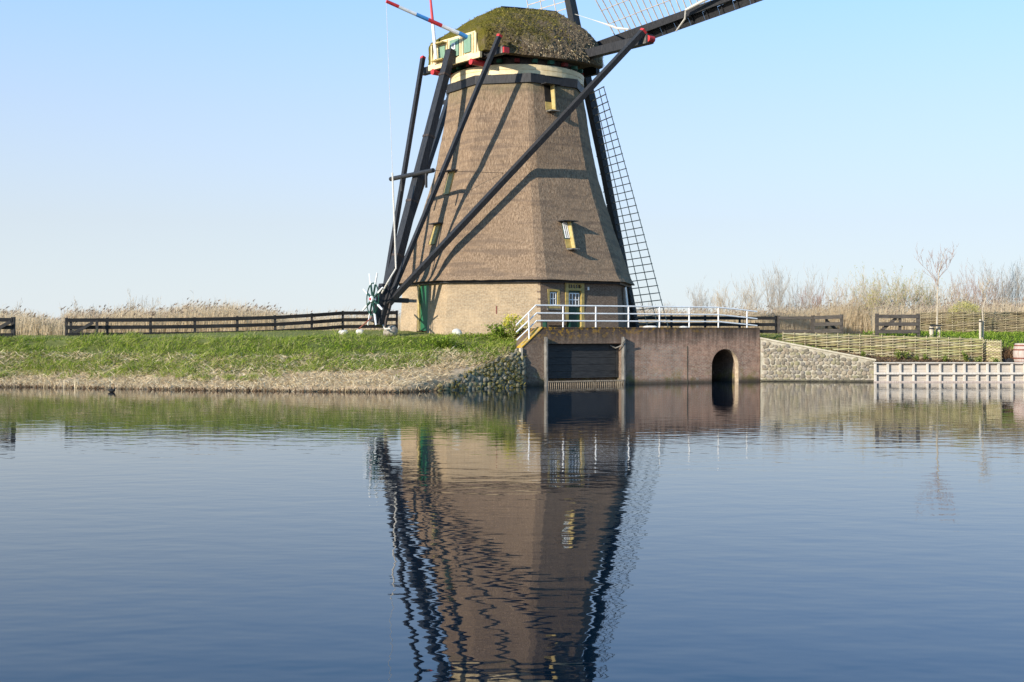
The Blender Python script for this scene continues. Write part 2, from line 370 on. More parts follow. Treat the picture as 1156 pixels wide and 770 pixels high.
def build_ground():
    xs = np.unique(np.concatenate([[-400,-200,-100,-60,-40], np.linspace(-30,.62,180), [.75,.9], np.linspace(1.2,12.7,40), [12.95], np.linspace(13.1,25.6,60), np.linspace(26,40,30), [60,100,200,400]]))
    sub = [1,1,3,6,6,4,4,6]; V, Cc = [], []; nrow = None
    for X in xs:
        W, p = prof(X); rows = []
        for k in range(8):
            for j in range(sub[k]):
                t = j/sub[k]; rows.append((p[k]*(1-t)+p[k+1]*t, k+t))
        rows.append((p[8], 8)); rows += [(np.array([q, z]), 8.5) for q, z in ((40,2.3),(90,2.25),(250,2.2),(800,2.1),(3000,1.9))]
        for (s_, z), kk in rows:
            y = W+s_; d = 0
            if X < .6 and 1.5 < kk < 7.5:
                d = .10*mnoise.noise(Vector((X*.9, y*.9, 0)))+.05*mnoise.noise(Vector((X*2.5, y*2.5, 3)))
                if kk > 5: d *= .3
            jx = .12*mnoise.noise(Vector((X*1.1, 7, y)))
            V.append((X, y+(.35*mnoise.noise(Vector((X*.8,1,0)))+.15*mnoise.noise(Vector((X*2.7,1,5))) if (X < 0 and .5 < kk < 3.5) else 0), z+d))
            if X < .7:
                c = C_MUD if kk < 1.6 else C_STRAW if kk < 3.6 else C_GREEN if kk < 5.0 else C_LAWN if kk < 7.8 else C_FAR
            elif X < 12.9: c = C_PAVE if kk < 7.5 else C_FAR
            elif X < 25: c = C_SOIL if kk < 4.6 else C_LAWN*.8 if kk < 7.5 else C_FAR
            else: c = C_PAVE*.9 if kk < 4 else C_GREEN if kk < 7.6 else C_FAR
            Cc.append((*c, 1))
        nrow = len(rows)
    nx = len(xs); I = np.arange(nx*nrow).reshape(nx, nrow)
    Fq = np.stack([I[:-1,:-1], I[1:,:-1], I[1:,1:], I[:-1,1:]], -1).reshape(-1,4)
    m, nt, b = new_mat('ground_soil'); a = N(nt, 'ShaderNodeAttribute'); a.attribute_name = 'zone'
    v = coords(nt); f = noise(nt, v, 5, 6, .7); g = noise(nt, v, .8, 4)
    c = mixc(nt, mapr(nt, f, .3, .7), mixc(nt, .5, a.outputs['Color'], (.05,.04,.02)), a.outputs['Color'])
    nt.links.new(c, b.inputs['Base Color']); b.inputs['Roughness'].default_value = .95; b.inputs['Specular IOR Level'].default_value = .1
    bump(nt, b, f, .6, .06)
    o = np_obj('ground', np.array(V), Fq, m, smooth=True)
    at_ = o.data.color_attributes.new('zone', 'FLOAT_COLOR', 'POINT'); at_.data.foreach_set('color', np.array(Cc, dtype=np.float32).ravel())
    return tag(o, 'grassy polder ground and canal bank sloping to the water', 'ground', kind='structure')
build_ground()

def water():
    m, nt, b = new_mat('canal_water')
    b.inputs['Base Color'].default_value = (.001,.008,.017,1); b.inputs['Roughness'].default_value = .015
    b.inputs['IOR'].default_value = 1.333; b.inputs['Specular IOR Level'].default_value = .5
    v = coords(nt)
    v1 = coords(nt, scale=(.55,1,1), rot=.22); v2 = coords(nt, scale=(.55,1,1), rot=-.30); 
    h1 = noise(nt, v1, 1.9, 2, .5); h2 = noise(nt, v2, 6.5, 3, .55)
    sy = nt.nodes.new('ShaderNodeSeparateXYZ'); nt.links.new(v, sy.inputs[0])
    calm = math_(nt, 'MULTIPLY', mapr(nt, sy.outputs['Y'], 13, 26, .35, 1.0), mapr(nt, noise(nt, coords(nt, scale=(.5,.9,1)), .09, 3, .5), .40, .60, .35, 1.0))
    h = math_(nt, 'ADD', math_(nt, 'MULTIPLY', h1, .0064), math_(nt, 'MULTIPLY', math_(nt, 'MULTIPLY', h2, .0010), calm))
    bn = N(nt, 'ShaderNodeBump', Strength=1.0, Distance=1.0); nt.links.new(h, bn.inputs['Height']); nt.links.new(bn.outputs[0], b.inputs['Normal'])
    o = mesh_obj('water', [(-1500,-300,0),(1500,-300,0),(1500,70,0),(-1500,70,0)], [(0,1,2,3)], m)
    return tag(o, 'calm dark blue canal water reflecting the windmill', 'water', kind='structure')
water()

# ------------------------------------------------------------------ windmill
AX = Vector((.266, 67.6, 0)); GZ = 2.6
PHI = R(50); SD = Vector((math.sin(PHI), math.cos(PHI), 0)); HD = Vector((math.cos(PHI), -math.sin(PHI), 0)); ZU = Vector((0,0,1))
def T(q, p, z): return AX+SD*q+HD*p+ZU*z
A0 = R(10.5)
def octv(r, z, k): a = A0+k*PI/4; return Vector((AX.x+r*math.sin(a), AX.y-r*math.cos(a), z))
mill = thing('windmill', 'tall eight sided thatched windmill with brick base, mossy cap and lattice sails', 'windmill', (AX.x, AX.y, GZ))
def face_frame(k):          # octagon face between vertex k and k+1: outward normal, tangent to its right (seen from outside)
    a = A0+(k+.5)*PI/4; return Vector((math.sin(a), -math.cos(a), 0)), Vector((math.cos(a), math.sin(a), 0))
AP = math.cos(PI/8)
def on_face(k, rad, e, z, out=0):
    n, t = face_frame(k); q = AX+n*(rad*AP+out)+t*e; return Vector((q.x, q.y, z))
FR, FL, FS = 0, -1, -2      # door face, broad lit face, side face with the green door
def octo(rings, name, mat, closed=True):
    vs, fs = [], []
    for r, z in rings: vs += [octv(r, z, k) for k in range(8)]
    m = len(rings)
    for i in range(m-1):
        for k in range(8): fs.append((i*8+k, i*8+(k+1)%8, (i+1)*8+(k+1)%8, (i+1)*8+k))
    if closed: fs += [tuple(range(7,-1,-1)), tuple(range((m-1)*8, m*8))]
    return MB().add(vs, fs).build(name, mat, mill)
def rb(z): return 6.36-(z-GZ)*.05       # brick radius
# brick base with recessed openings
brick = octo([(rb(2.2), 2.2), (rb(5.3), 5.3)], 'brick_base', M['mill_brick'])
def cutter(k, rad, e0, e1, z0, z1, depth):
    n, t = face_frame(k); c = on_face(k, rad, (e0+e1)/2, (z0+z1)/2)
    return MB().box8(c, t*(e1-e0)/2, n*depth, ZU*(z1-z0)/2).build('cutter', None)
DE0, DE1, DZ1 = -.92, .28, 5.08
WE0, WE1, WZ0, WZ1 = -1.98, -1.22, 3.72, 4.70
off = BASE[mill.name]
cs = [cutter(FR, rb(3.8), DE0, DE1, 2.3, DZ1, .22), cutter(FR, rb(4.2), WE0, WE1, WZ0, WZ1, .20), cutter(FS, rb(3.8), -.62, .52, 2.3, 5.12, .25)]
brick.parent = None; brick.location = off; bpy.context.view_layer.update(); cut(brick, cs)
brick.location = (0,0,0); brick.parent = mill; wall_uv(brick)
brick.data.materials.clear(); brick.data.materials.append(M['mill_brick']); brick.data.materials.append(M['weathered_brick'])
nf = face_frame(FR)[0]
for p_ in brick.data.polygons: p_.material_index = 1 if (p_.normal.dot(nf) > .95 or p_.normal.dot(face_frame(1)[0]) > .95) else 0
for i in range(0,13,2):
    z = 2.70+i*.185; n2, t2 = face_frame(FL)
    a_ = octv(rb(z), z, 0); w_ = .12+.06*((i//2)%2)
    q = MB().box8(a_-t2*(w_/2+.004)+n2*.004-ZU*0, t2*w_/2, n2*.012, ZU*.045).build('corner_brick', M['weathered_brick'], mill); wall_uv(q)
# door
def panel(k, rad, e0, e1, z0, z1, out, thick=.06):     # vertical board on face k
    n, t = face_frame(k); c = on_face(k, rad, (e0+e1)/2, (z0+z1)/2, out-thick/2); return MB().box8(c, t*(e1-e0)/2, n*thick/2, ZU*(z1-z0)/2)
def padd(mb, *a, **kw): q = panel(*a, **kw); mb.add(q.v, q.f); return mb
r4 = rb(3.9)
door = panel(FR, r4, -.70, .06, 2.62, 4.72, -.10).build('door', M['green'], mill)
fr = MB()
for e0, e1, z0, z1 in ((-.90,-.72,2.60,5.06), (.08,.26,2.60,5.06), (-.72,.08,4.94,5.06), (-.72,.08,4.64,4.76)): padd(fr, FR, r4, e0, e1, z0, z1, .03, thick=.22)
fr.build('door_frame', M['ochre'], door)
padd(MB(), FR, r4, -.71, .07, 4.76, 4.94, -.10, thick=.04).build('transom_pane', M['glass'], door)
mu = MB()
for i in range(1,5): e = -.72+.8*i/5; padd(mu, FR, r4, e-.025, e+.025, 4.76, 4.94, -.06, thick=.05)
mu.build('transom_bars', M['ochre'], door)
padd(MB(), FR, r4, -.62, -.02, 3.86, 4.50, -.075, thick=.03).build('door_pane', M['glass'], door)
mu = MB()
for i in range(4): e = -.62+.6*i/3; padd(mu, FR, r4, e-.025, e+.025, 3.86, 4.50, -.06, thick=.03)
for i in range(3): z = 3.86+.64*i/2; padd(mu, FR, r4, -.645, .005, z-.025, z+.025, -.057, thick=.03)
mu.build('door_muntins', M['white'], door)
MB().tube([on_face(FR, r4, 0, 3.62, -.08), on_face(FR, r4, 0, 3.62, -.02), on_face(FR, r4, -.12, 3.62, -.02)], .018, 6).build('door_handle', M['iron'], door)
# window beside the door
win = MB()
for e0, e1, z0, z1 in ((WE0+.01,WE0+.13,WZ0+.01,WZ1-.01), (WE1-.13,WE1-.01,WZ0+.01,WZ1-.01), (WE0+.13,WE1-.13,WZ1-.12,WZ1-.01), (WE0+.13,WE1-.13,WZ0+.01,WZ0+.13)): padd(win, FR, rb(4.2), e0, e1, z0, z1, .0, thick=.18)
win = win.build('window', M['ochre'], mill)
g = MB()
a0, a1, b0, b1 = WE0+.13, WE1-.13, WZ0+.13, WZ1-.12
for e0, e1, z0, z1 in ((a0,a0+.06,b0,b1), (a1-.06,a1,b0,b1), (a0,a1,b1-.05,b1), (a0,a1,b0,b0+.05)): padd(g, FR, rb(4.2), e0, e1, z0, z1, -.06, thick=.05)
g.build('window_sash', M['green'], win)
padd(MB(), FR, rb(4.2), a0, a1, b0, b1, -.09, thick=.02).build('window_pane', M['glass'], win)
g = MB(); em = (a0+a1)/2
for e in (a0+.06+.02, em, a1-.08): padd(g, FR, rb(4.2), e-.022, e+.022, b0+.05, b1-.05, -.052, thick=.03)
for z in (b0+.07, (b0+b1)/2, b1-.07): padd(g, FR, rb(4.2), a0+.06, a1-.06, z-.022, z+.022, -.049, thick=.03)
g.build('window_muntins', M['white'], win)
padd(MB(), FR, rb(3.7), WE0-.05, WE1+.05, WZ0-.07, WZ0, .05, thick=.25).build('window_sill', M['concrete'], win)
# number plate beside the door and iron wall tie on the broad face
padd(MB(), FR, rb(4.75), .50, .60, 4.68, 4.84, .03, thick=.03).build('house_plate', M['white'], mill)
padd(MB(), FL, rb(3.7), .15, .20, 3.45, 3.85, .03, thick=.05).build('wall_anchor', M['hoop'], mill)
# side door
sd = panel(FS, r4, -.42, .50, 2.62, 5.06, -.06).build('side_door', M['side_green'], mill)
g = MB(); padd(g, FS, r4, -.56, -.42, 2.6, 5.09, .03, thick=.2); padd(g, FS, r4, -.42, .5, 5.0, 5.09, .02, thick=.2)
g.build('side_door_frame', M['yellow'], sd)
# thatch body
def y2z(y): return CZ+(HY-y)*AX.y/F
TP = [(6.72, 5.14), (6.50, 5.45), (6.12, 6.46), (5.52, 8.1), (5.02, 9.6), (4.58, 11.0), (4.20, 12.8), (3.92, 14.4), (3.74, 15.55)]
TZ = [z for _, z in TP]; TR = [r for r, _ in TP]
def rt(z): return float(np.interp(z, TZ, TR))
def thatch_body():
    # each of the eight faces as a fine grid so that the reed surface can be uneven; edges softly rounded
    vs, fs = [], []; zs = np.concatenate([np.linspace(5.14, 5.5, 4)[:-1], np.linspace(5.5, 15.55, 90)]); nu = 18
    ncol = 8*nu
    zz = np.linspace(5.14, 15.55, 200); sm = np.interp(zz, TZ, TR)
    for _ in range(8): sm[1:-1] = (sm[:-2]+2*sm[1:-1]+sm[2:])/4
    for z in zs:
        r = float(np.interp(z, zz, sm)) if z > 5.5 else rt(z)
        for k in range(8):
            p0, p1 = octv(r, z, k), octv(r, z, k+1)
            for j in range(nu):
                p = p0.lerp(p1, j/nu); d = Vector((p.x-AX.x, p.y-AX.y, 0)); rr = d.length; d.normalize()
                rr = min(rr, r*.985)
                n = mnoise.noise(p*1.0)*.025+mnoise.noise(p*4.2)*.008+mnoise.noise(Vector((p.x*11, p.y*11, p.z*4)))*.012
                if z < 5.2: n *= .8
                vs.append(Vector((AX.x, AX.y, z+(mnoise.noise(p*3)*.03 if z < 5.2 else 0)))+d*(rr+n))
    m = len(zs)
    for i in range(m-1):
        for c in range(ncol): fs.append((i*ncol+c, i*ncol+(c+1)%ncol, (i+1)*ncol+(c+1)%ncol, (i+1)*ncol+c))
    # underside of the eave back to the brick
    b0 = len(vs)
    for c in range(ncol):
        p = vs[c]; d = Vector((AX.x-p.x, AX.y-p.y, 0)).normalized(); vs.append(p+d*1.1+ZU*.04)
    for c in range(ncol): fs.append((c, b0+c, b0+(c+1)%ncol, (c+1)%ncol))
    return MB().add(vs, fs).build('thatch_body', M['thatch'], mill, smooth=False)
tb = thatch_body()
octo([(6.44, 5.02), (6.44, 5.17)], 'eave_board', M['tarred'])
octo([(3.86, 15.43), (3.88, 15.88)], 'ring_board', M['tarred'])
MB().lathe(AX, [(3.58,15.84), (3.64,15.86), (3.64,16.10), (3.61,16.105), (3.61,16.115), (3.64,16.12), (3.66,16.36), (3.58,16.40)], 72).build('curb_ring', M['cream'], mill)
MB().lathe(AX, [(3.30,16.40), (3.35,16.80)], 48).build('roller_ring', M['iron'], mill)
for k in range(24):
    a = PI*2*k/24; d = Vector((math.cos(a), math.sin(a), 0)); t = Vector((-d.y, d.x, 0))
    MB().box8(AX+d*3.52+ZU*16.58, d*.13, t*.13, ZU*.09).build('painted_corbel', M['corbel_green'] if k%3 else M['corbel_red'], mill)
# windows in the thatch
def reed_window(k, e, z0, z1, w, pane=True, dep=.46):
    # narrow window lying in the plane of the reed, one wide cheek board standing out on its far side, hood on top
    n, t = face_frame(k)
    def P(ee, z, add): q = AX+n*(rt(z)*AP+add)+t*ee; return Vector((q.x, q.y, z))
    zc = z0+(z1-z0)*.34
    rw = MB().prism([P(e-w/2, zc, -.1), P(e+w/2, zc, -.1), P(e+w/2, z1, -.1), P(e-w/2, z1, -.1)], n*.13).build('reed_window', M['green'] if pane else M['dark_void'], mill)
    a, b_ = e-w/2+.05, e+w/2-.05; ze, zf = zc+.07, z1-.06
    if pane:
        MB().prism([P(a, ze, .0), P(b_, ze, .0), P(b_, zf, .0), P(a, zf, .0)], n*.045).build('window_pane', M['glass'], rw)
        g = MB()
        for x in (a, (a+b_)/2, b_): g.beam(P(x, ze, .06), P(x, zf, .06), .05, .03, n)
        for f_ in (0, .5, 1): z = ze+(zf-ze)*f_; g.beam(P(a-.02, z, .065), P(b_+.02, z, .065), .03, .05, ZU)
        g.build('window_muntins', M['white'], rw)
    MB().prism([P(e-w/2, z0, -.1), P(e+w/2, z0, -.1), P(e+w/2, zc-.01, -.1), P(e-w/2, zc-.01, -.1)], n*.12).build('window_apron', M['ochre'], rw)
    cx = e+w/2+.005
    MB().prism([P(cx, z0-.02, -.2), P(cx, z0-.02, dep-.06), P(cx, z1, dep), P(cx, z1, -.2)], t*.05).build('window_cheek', M['yellow'], rw)
    MB().box8(P(e+.08, z1+.03, .18), t*(w/2+.30), n*.36, ZU*.022).build('window_hood', M['tarred'], rw)
    MB().box8(P(e+.10, z0-.06, .16), t*(w/2+.08), n*.30, ZU*.03).build('window_sill', M['concrete'], rw)
    return rw
reed_window(FR, -.48, 6.80, 8.15, .32, dep=.35)
reed_window(FR, -.42, 14.05, 15.36, .38, pane=False, dep=.36)
def reed_hatch(k, e, z0, z1, w):
    n, t = face_frame(k)
    def P(ee, z, add): q = AX+n*(rt(z)*AP+add)+t*ee; return Vector((q.x, q.y, z))
    poly = [P(e-w/2, z0, -.05), P(e+w/2, z0, -.05), P(e+w/2, z1, -.05), P(e-w/2, z1, -.05)]
    h = MB().prism(poly, n*.13).build('reed_hatch', M['ochre'], mill)
    MB().box8(P(e, z1+.04, .10), t*(w/2+.22), n*.24, ZU*.03).build('hatch_hood', M['tarred'], h)
    poly = [P(e-w/2-.16, z0+.02, -.05), P(e-w/2, z0+.02, -.05), P(e-w/2, z1, -.05), P(e-w/2-.16, z1, -.05)]
    MB().prism(poly, n*.09).build('hatch_shade_strip', M['iron'], h)  # dark strip standing in for the shadow beside the hatch
reed_hatch(FS, .35, 9.75, 10.95, .55); reed_hatch(FS, .30, 7.1, 8.15, .55)

# cap
CST = [  # q, half width at eave, eave z, ridge z, squareness
 (-4.22, 2.42, 16.92, 18.20, .30), (-3.9, 2.62, 16.88, 18.45, .38), (-3.2, 3.10, 16.80, 18.98, .60), (-2.3, 3.50, 16.74, 19.55, .80), (-1.3, 3.82, 16.72, 20.05, .95),
 (0, 3.98, 16.74, 20.22, 1.0), (1.4, 3.88, 16.80, 20.38, 1.0), (2.8, 3.42, 16.92, 20.48, .95), (3.8, 2.75, 17.05, 20.05, .85), (4.4, 2.15, 17.2, 19.45, .75), (4.62, 1.7, 17.4, 19.0, .7)]
def cap():
    qs = np.array([c[0] for c in CST]); nq, na = 74, 90
    vs, fs = [], []
    for i in range(nq):
        q = qs[0]+(qs[-1]-qs[0])*i/(nq-1)
        pw, ez, rz, sq = [np.interp(q, qs, [c[j] for c in CST]) for j in (1,2,3,4)]
        for j in range(na+1):
            th = PI*j/na; c, s_ = math.cos(th), math.sin(th)
            t = 1-abs(2*j/na-1); t = t*(.35+.65*t) if False else t
            ee = float(np.interp(sq, [.3,.6,1.0], [9,3.2,1.75])); p = pw*max(1-t**ee, 0)**float(np.interp(sq, [.3,1.0], [.35,1.0]))*(1 if j < na/2 else -1); z = ez+(rz-ez)*t
            # slight ridge
            P = T(q, p, z); d = Vector((HD*c+ZU*s_))
            n = mnoise.noise(P*1.1)*.07+mnoise.noise(P*3.1)*.06+mnoise.noise(P*7.5)*.045
            vs.append(P+d*n)
        for f_, dz in ((.90, -.04), (.72, .22)):     # underside, thick reed edge
            vs.append(T(q, -pw*f_, ez+dz))
        for f_, dz in ((.72, .22), (.90, -.04)): vs.append(T(q, pw*f_, ez+dz))
    w = na+5
    for i in range(nq-1):
        for j in range(w): fs.append((i*w+j, (i+1)*w+j, (i+1)*w+(j+1)%w, i*w+(j+1)%w))
    fs += [tuple(range(w)), tuple(range((nq-1)*w+w-1, (nq-1)*w-1, -1))]
    o = MB().add(vs, fs).build('cap_thatch', M['mossy'], mill)
    # loose moss cushions and reed ends standing off the surface
    V = np.array([tuple(v) for v in vs]).reshape(nq, w, 3); P, D = [], []
    for _ in range(9000):
        i = random.randrange(1, nq-2); j = random.randrange(2, na-2)
        a, b_, c_ = (Vector(V[i, j]), Vector(V[i+1, j]), Vector(V[i, j+1])); n = (b_-a).cross(c_-a)
        if n.length < 1e-6: continue
        n.normalize()
        if n.dot(a-T(0,0,17.5)) < 0: n = -n
        p = a+(b_-a)*random.random()+(c_-a)*random.random()
        P.append(p-n*.02); D.append(n*.7+Vector((random.uniform(-1,1), random.uniform(-1,1), random.uniform(-1.2,.4)))*.8)
    P, D = np.array(P), np.array(D); q = (P-np.array(AX))@np.array(SD)
    zz = P[:,2]; g = np.array([mnoise.noise(Vector(p)*.9) for p in P])
    ismoss = (g*.9-q*.22+(zz-18)*.25+rng.normal(0,.15,len(q))) > -.05
    L = rng.uniform(.07,.17,len(P)); W = rng.uniform(.03,.07,len(P))
    v, f = blades(P[ismoss], D[ismoss], L[ismoss], W[ismoss], seg=1); m_ = np_obj('moss', v, f, M['moss_tuft'], o); m_['kind'] = 'stuff'
    v, f = blades(P[~ismoss], D[~ismoss]+np.array([0,0,-.9]), L[~ismoss]*1.4, W[~ismoss]*.5, seg=1); m_ = np_obj('reed_ends', v, f, M['straw'], o); m_['kind'] = 'stuff'
    return o
capo = cap()
MB().tube([T(-1.1,0,20.06), T(0,0,20.19), T(2.9,0,20.46)], .08, 8).build('ridge_board', M['tarred'], capo)
MB().prism([T(4.55,-1.5,17.0), T(4.55,1.5,17.0), T(4.55,1.35,18.8), T(4.55,.5,19.3), T(4.55,-.5,19.3), T(4.55,-1.35,18.8)], SD*.28).build('cap_front', M['tarred'], mill)
# gable at the tail end
def gpoly(q, pts): return [T(q, p, z) for p, z in pts]
gab = MB().prism(gpoly(-4.26, [(-2.08,16.6), (2.08,16.6), (1.72,18.0), (-1.72,18.0)]), SD*.12).build('gable', M['cream'], mill)
MB().box8(T(-4.28,0,16.70), SD*.07, HD*2.22, ZU*.15).build('gable_beam', M['cream'], gab)
for p0, p1, z0, z1 in ((-1.32,-.76,16.98,17.70), (-.36,.42,16.95,17.84), (.86,1.44,16.97,17.86)):
    sh = MB().box8(T(-4.31, (p0+p1)/2, (z0+z1)/2), SD*.03, HD*(p1-p0)/2, ZU*(z1-z0)/2).build('shutter', M['shutter_green'], gab)
for p in (-1.98, -1.44, -.64, .54, .74, 1.56, 1.84):
    MB().box8(T(-4.30, p, 17.35), SD*.03, HD*.045, ZU*(.52 if abs(p) > 1.7 else .60)).build('gable_batten', M['cream'], gab)
for z in (17.80, 16.92): MB().box8(T(-4.48, -1.10, z), SD*.17, HD*.50, ZU*.03).build('gable_shelf', M['ochre'], gab)
MB().box8(T(-4.37, .04, 17.48), SD*.015, HD*.15, ZU*.17).build('number_plate', M['white'], gab)
cu = bpy.data.curves.new('numeral', 'FONT'); cu.body = '8'; cu.size = .30; cu.extrude = .006; cu.align_x = 'CENTER'; cu.align_y = 'CENTER'
tmp = bpy.data.objects.new('numeral', cu); COL.objects.link(tmp)
tmp.matrix_world = Matrix.Translation(T(-4.392, .04, 17.48)) @ Matrix((( HD.x, 0, -SD.x, 0), (HD.y, 0, -SD.y, 0), (0,1,0,0), (0,0,0,1)))
bpy.context.view_layer.update(); dg = bpy.context.evaluated_depsgraph_get()
me = bpy.data.meshes.new_from_object(tmp.evaluated_get(dg)); me.transform(tmp.matrix_world); me.transform(Matrix.Translation(-off))
bpy.data.objects.remove(tmp); nb = bpy.data.objects.new('numeral', me); COL.objects.link(nb); nb.parent = gab; me.materials.clear(); me.materials.append(M['tarred'])
for p in (-1.75, 1.55):
    MB().tube([T(-4.42,p,16.42), T(-3.2,p,16.42)], .155, 16).build('red_beam_end', M['red'], mill)
# beams, tail and braces
def beam_part(name, a, b, w, h, up=(0,0,1), mat='tarred', **kw): return MB().beam(a, b, w, h, up, **kw).build(name, M[mat], mill)
ss = beam_part('short_crossbeam', T(-3.72,-3.5,16.80), T(-3.72,3.5,16.80), .34, .36)
for s_ in (-1,1): MB().box8(T(-3.72, s_*3.40, 16.80), SD*.173, HD*.06, ZU*.183).build('beam_band', M['concrete'], ss); MB().box8(T(-3.72, s_*3.55, 16.76), SD*.172, HD*.055, ZU*.14).build('beam_cap', M['red'], ss)
lb = beam_part('long_crossbeam', T(2.0,-8.1,17.38), T(2.0,8.1,17.38), .44, .46)
for s_ in (-1,1): MB().box8(T(2.0, s_*7.85, 17.38), SD*.223, HD*.12, ZU*.233).build('beam_band', M['concrete'], lb); MB().tube([T(1.80, s_*8.08, 17.36), T(2.20, s_*8.08, 17.36)], .17, 14).build('beam_cap', M['red'], lb)
TT, TB = T(-4.5, .0, 17.25), T(-8.95, 0, 2.86)
tp = beam_part('tail_pole', TT, TB, .36, .46, HD, w1=.42, h1=.54)
def on_tail(z): f = (TT.z-z)/(TT.z-TB.z); return TT.lerp(TB, f)
FT = on_tail(4.25)
for p, d in ((-3.25, -.22), (3.25, .22)):
    a = T(-3.98, p, 17.35); b = on_tail(3.95)+HD*d-SD*.02
    q = beam_part('short_brace', a+(a-b).normalized()*.1, b, .20, .22, HD)
    u = (a-b).normalized(); MB().beam(a+u*.1, a+u*.22, .21, .23, HD).build('brace_cap', M['red'], q)
for p, d in ((-7.7, -.30), (7.85, .30)):
    a = T(1.68, p, 17.72); b = on_tail(4.0)+HD*d
    q = beam_part('long_brace', a, b, .27, .29, HD)
    u = (a-b).normalized(); MB().beam(a, a+u*.12, .28, .30, HD).build('brace_cap', M['red'], q)
for zz in (15.9, 12.6, 9.2, 6.4):
    u = (TB-TT).normalized(); MB().beam(on_tail(zz)-u*.06, on_tail(zz)+u*.06, .43, .53, HD).build('iron_strap', M['iron'], tp)
c = on_tail(10.55)-SD*.36
cb = MB().tube([c-HD*2.0-ZU*.02, c+HD*1.75+ZU*.06], .115, 10).build('crossbar', M['tarred'], mill)
for p in (-1.0, 1.15): MB().tube([c+HD*p, c+HD*p-ZU*.75], .07, 6).build('crossbar_hook', M['tarred'], cb)
MB().tube([c+HD*1.75+ZU*.05, T(-2, 3.2, 10.7), on_face(FL, rt(10.7), 1.5, 10.7, .02)], .012, 4).build('guide_wire', M['iron'], mill)
# windlass on the tail
AXD = Vector((.88,.47,-.03)).normalized(); wc = on_tail(4.15)-AXD*.62+Vector((-.10,-.12,.02))
wh = thing_w = MB().tube([wc-AXD*.10, wc+AXD*.12], .16, 12).build('capstan_wheel', M['white'], mill)
WX = Vector((-AXD.y, AXD.x, 0)).normalized()*-1; WZ = AXD.cross(WX).normalized()
if WZ.z < 0: WZ = -WZ
rim = MB(); rim.tube([wc+(WX*math.cos(2*PI*k/28)+WZ*math.sin(2*PI*k/28))*.80 for k in range(29)], .032, 6, caps=False); rim.build('wheel_rim', M['green'], wh)
MB().tube([wc-AXD*.12, wc-AXD*.16], .07, 10).build('wheel_hub_cap', M['red'], wh)
for k in range(8):
    a = 2*PI*(k+.5)/8; d = WX*math.cos(a)+WZ*math.sin(a)
    MB().beam(wc+d*.12, wc+d*.78, .085, .07, AXD).build('spoke', M['green'], wh)
    MB().beam(wc+d*.78, wc+d*1.40, .09, .075, AXD, w1=.065, h1=.055).build('spoke_handle', M['white'], wh)
ax = beam_part('capstan_axle', wc+AXD*.12, wc+AXD*1.9, .24, .24)
MB().beam(wc+AXD*1.9, wc+AXD*2.35, .16, .16).build('axle_end', M['concrete'], ax)
beam_part('windlass_block', on_tail(4.9)-AXD*.30, on_tail(3.0)-AXD*.25, .5, .34, HD)
MB().tube([on_tail(4.3)+HD*.35, on_tail(3.8)+HD*.42, on_tail(3.1)+HD*.40, on_tail(2.8)+HD*.5], .05, 6).build('chain_hook', M['iron'], mill)
MB().tube([on_tail(3.1), on_tail(2.75)+HD*.5-ZU*.05, on_tail(2.72)+HD*1.0], .04, 6).build('anchor_chain', M['rope'], mill)
MB().tube([wc-WZ*.9, T(-9.6,-.9,2.72)], .03, 6).build('anchor_cable', M['hoop'], mill)
# brake pole, flag pole, brake rope
pA, pB = T(-4.05, 1.18, 17.70), T(-8.6, .05, 19.10)
bp = None; cols = ['blue','white','red','blue','white','red']; cuts_ = [0,.16,.36,.52,.66,.86,1.0]
for i, cn in enumerate(cols):
    seg = MB().tube([pA.lerp(pB, cuts_[i]), pA.lerp(pB, cuts_[i+1])], [.115-.03*cuts_[i], .115-.03*cuts_[i+1]], 10)
    if bp is None: bp = seg.build('brake_pole', M[cn], mill)
    else: seg.build('painted_band', M[cn], bp)
fA, fB = T(-4.62,-1.15,16.95), T(-4.62,-1.72,20.75)
fp = MB().tube([fA, fA.lerp(fB,.50)], .085, 8).build('signal_pole', M['white'], mill)
MB().tube([fA.lerp(fB,.50), fB], [.085,.05], 8).build('painted_band', M['red'], fp)
r1 = Vector((pB.x+.02, pB.y, 10.6)); r1 = at(443,195,62.0); r2 = at(447,303,61.6)
rope = MB().tube([pB, r1], .011, 5).build('brake_rope', M['rope'], mill)
MB().tube([r1, at(445,245,61.8), r2, at(438,318,61.4), on_tail(4.3)-AXD*.4], .045, 6).build('rope_tail', M['rope'], rope)
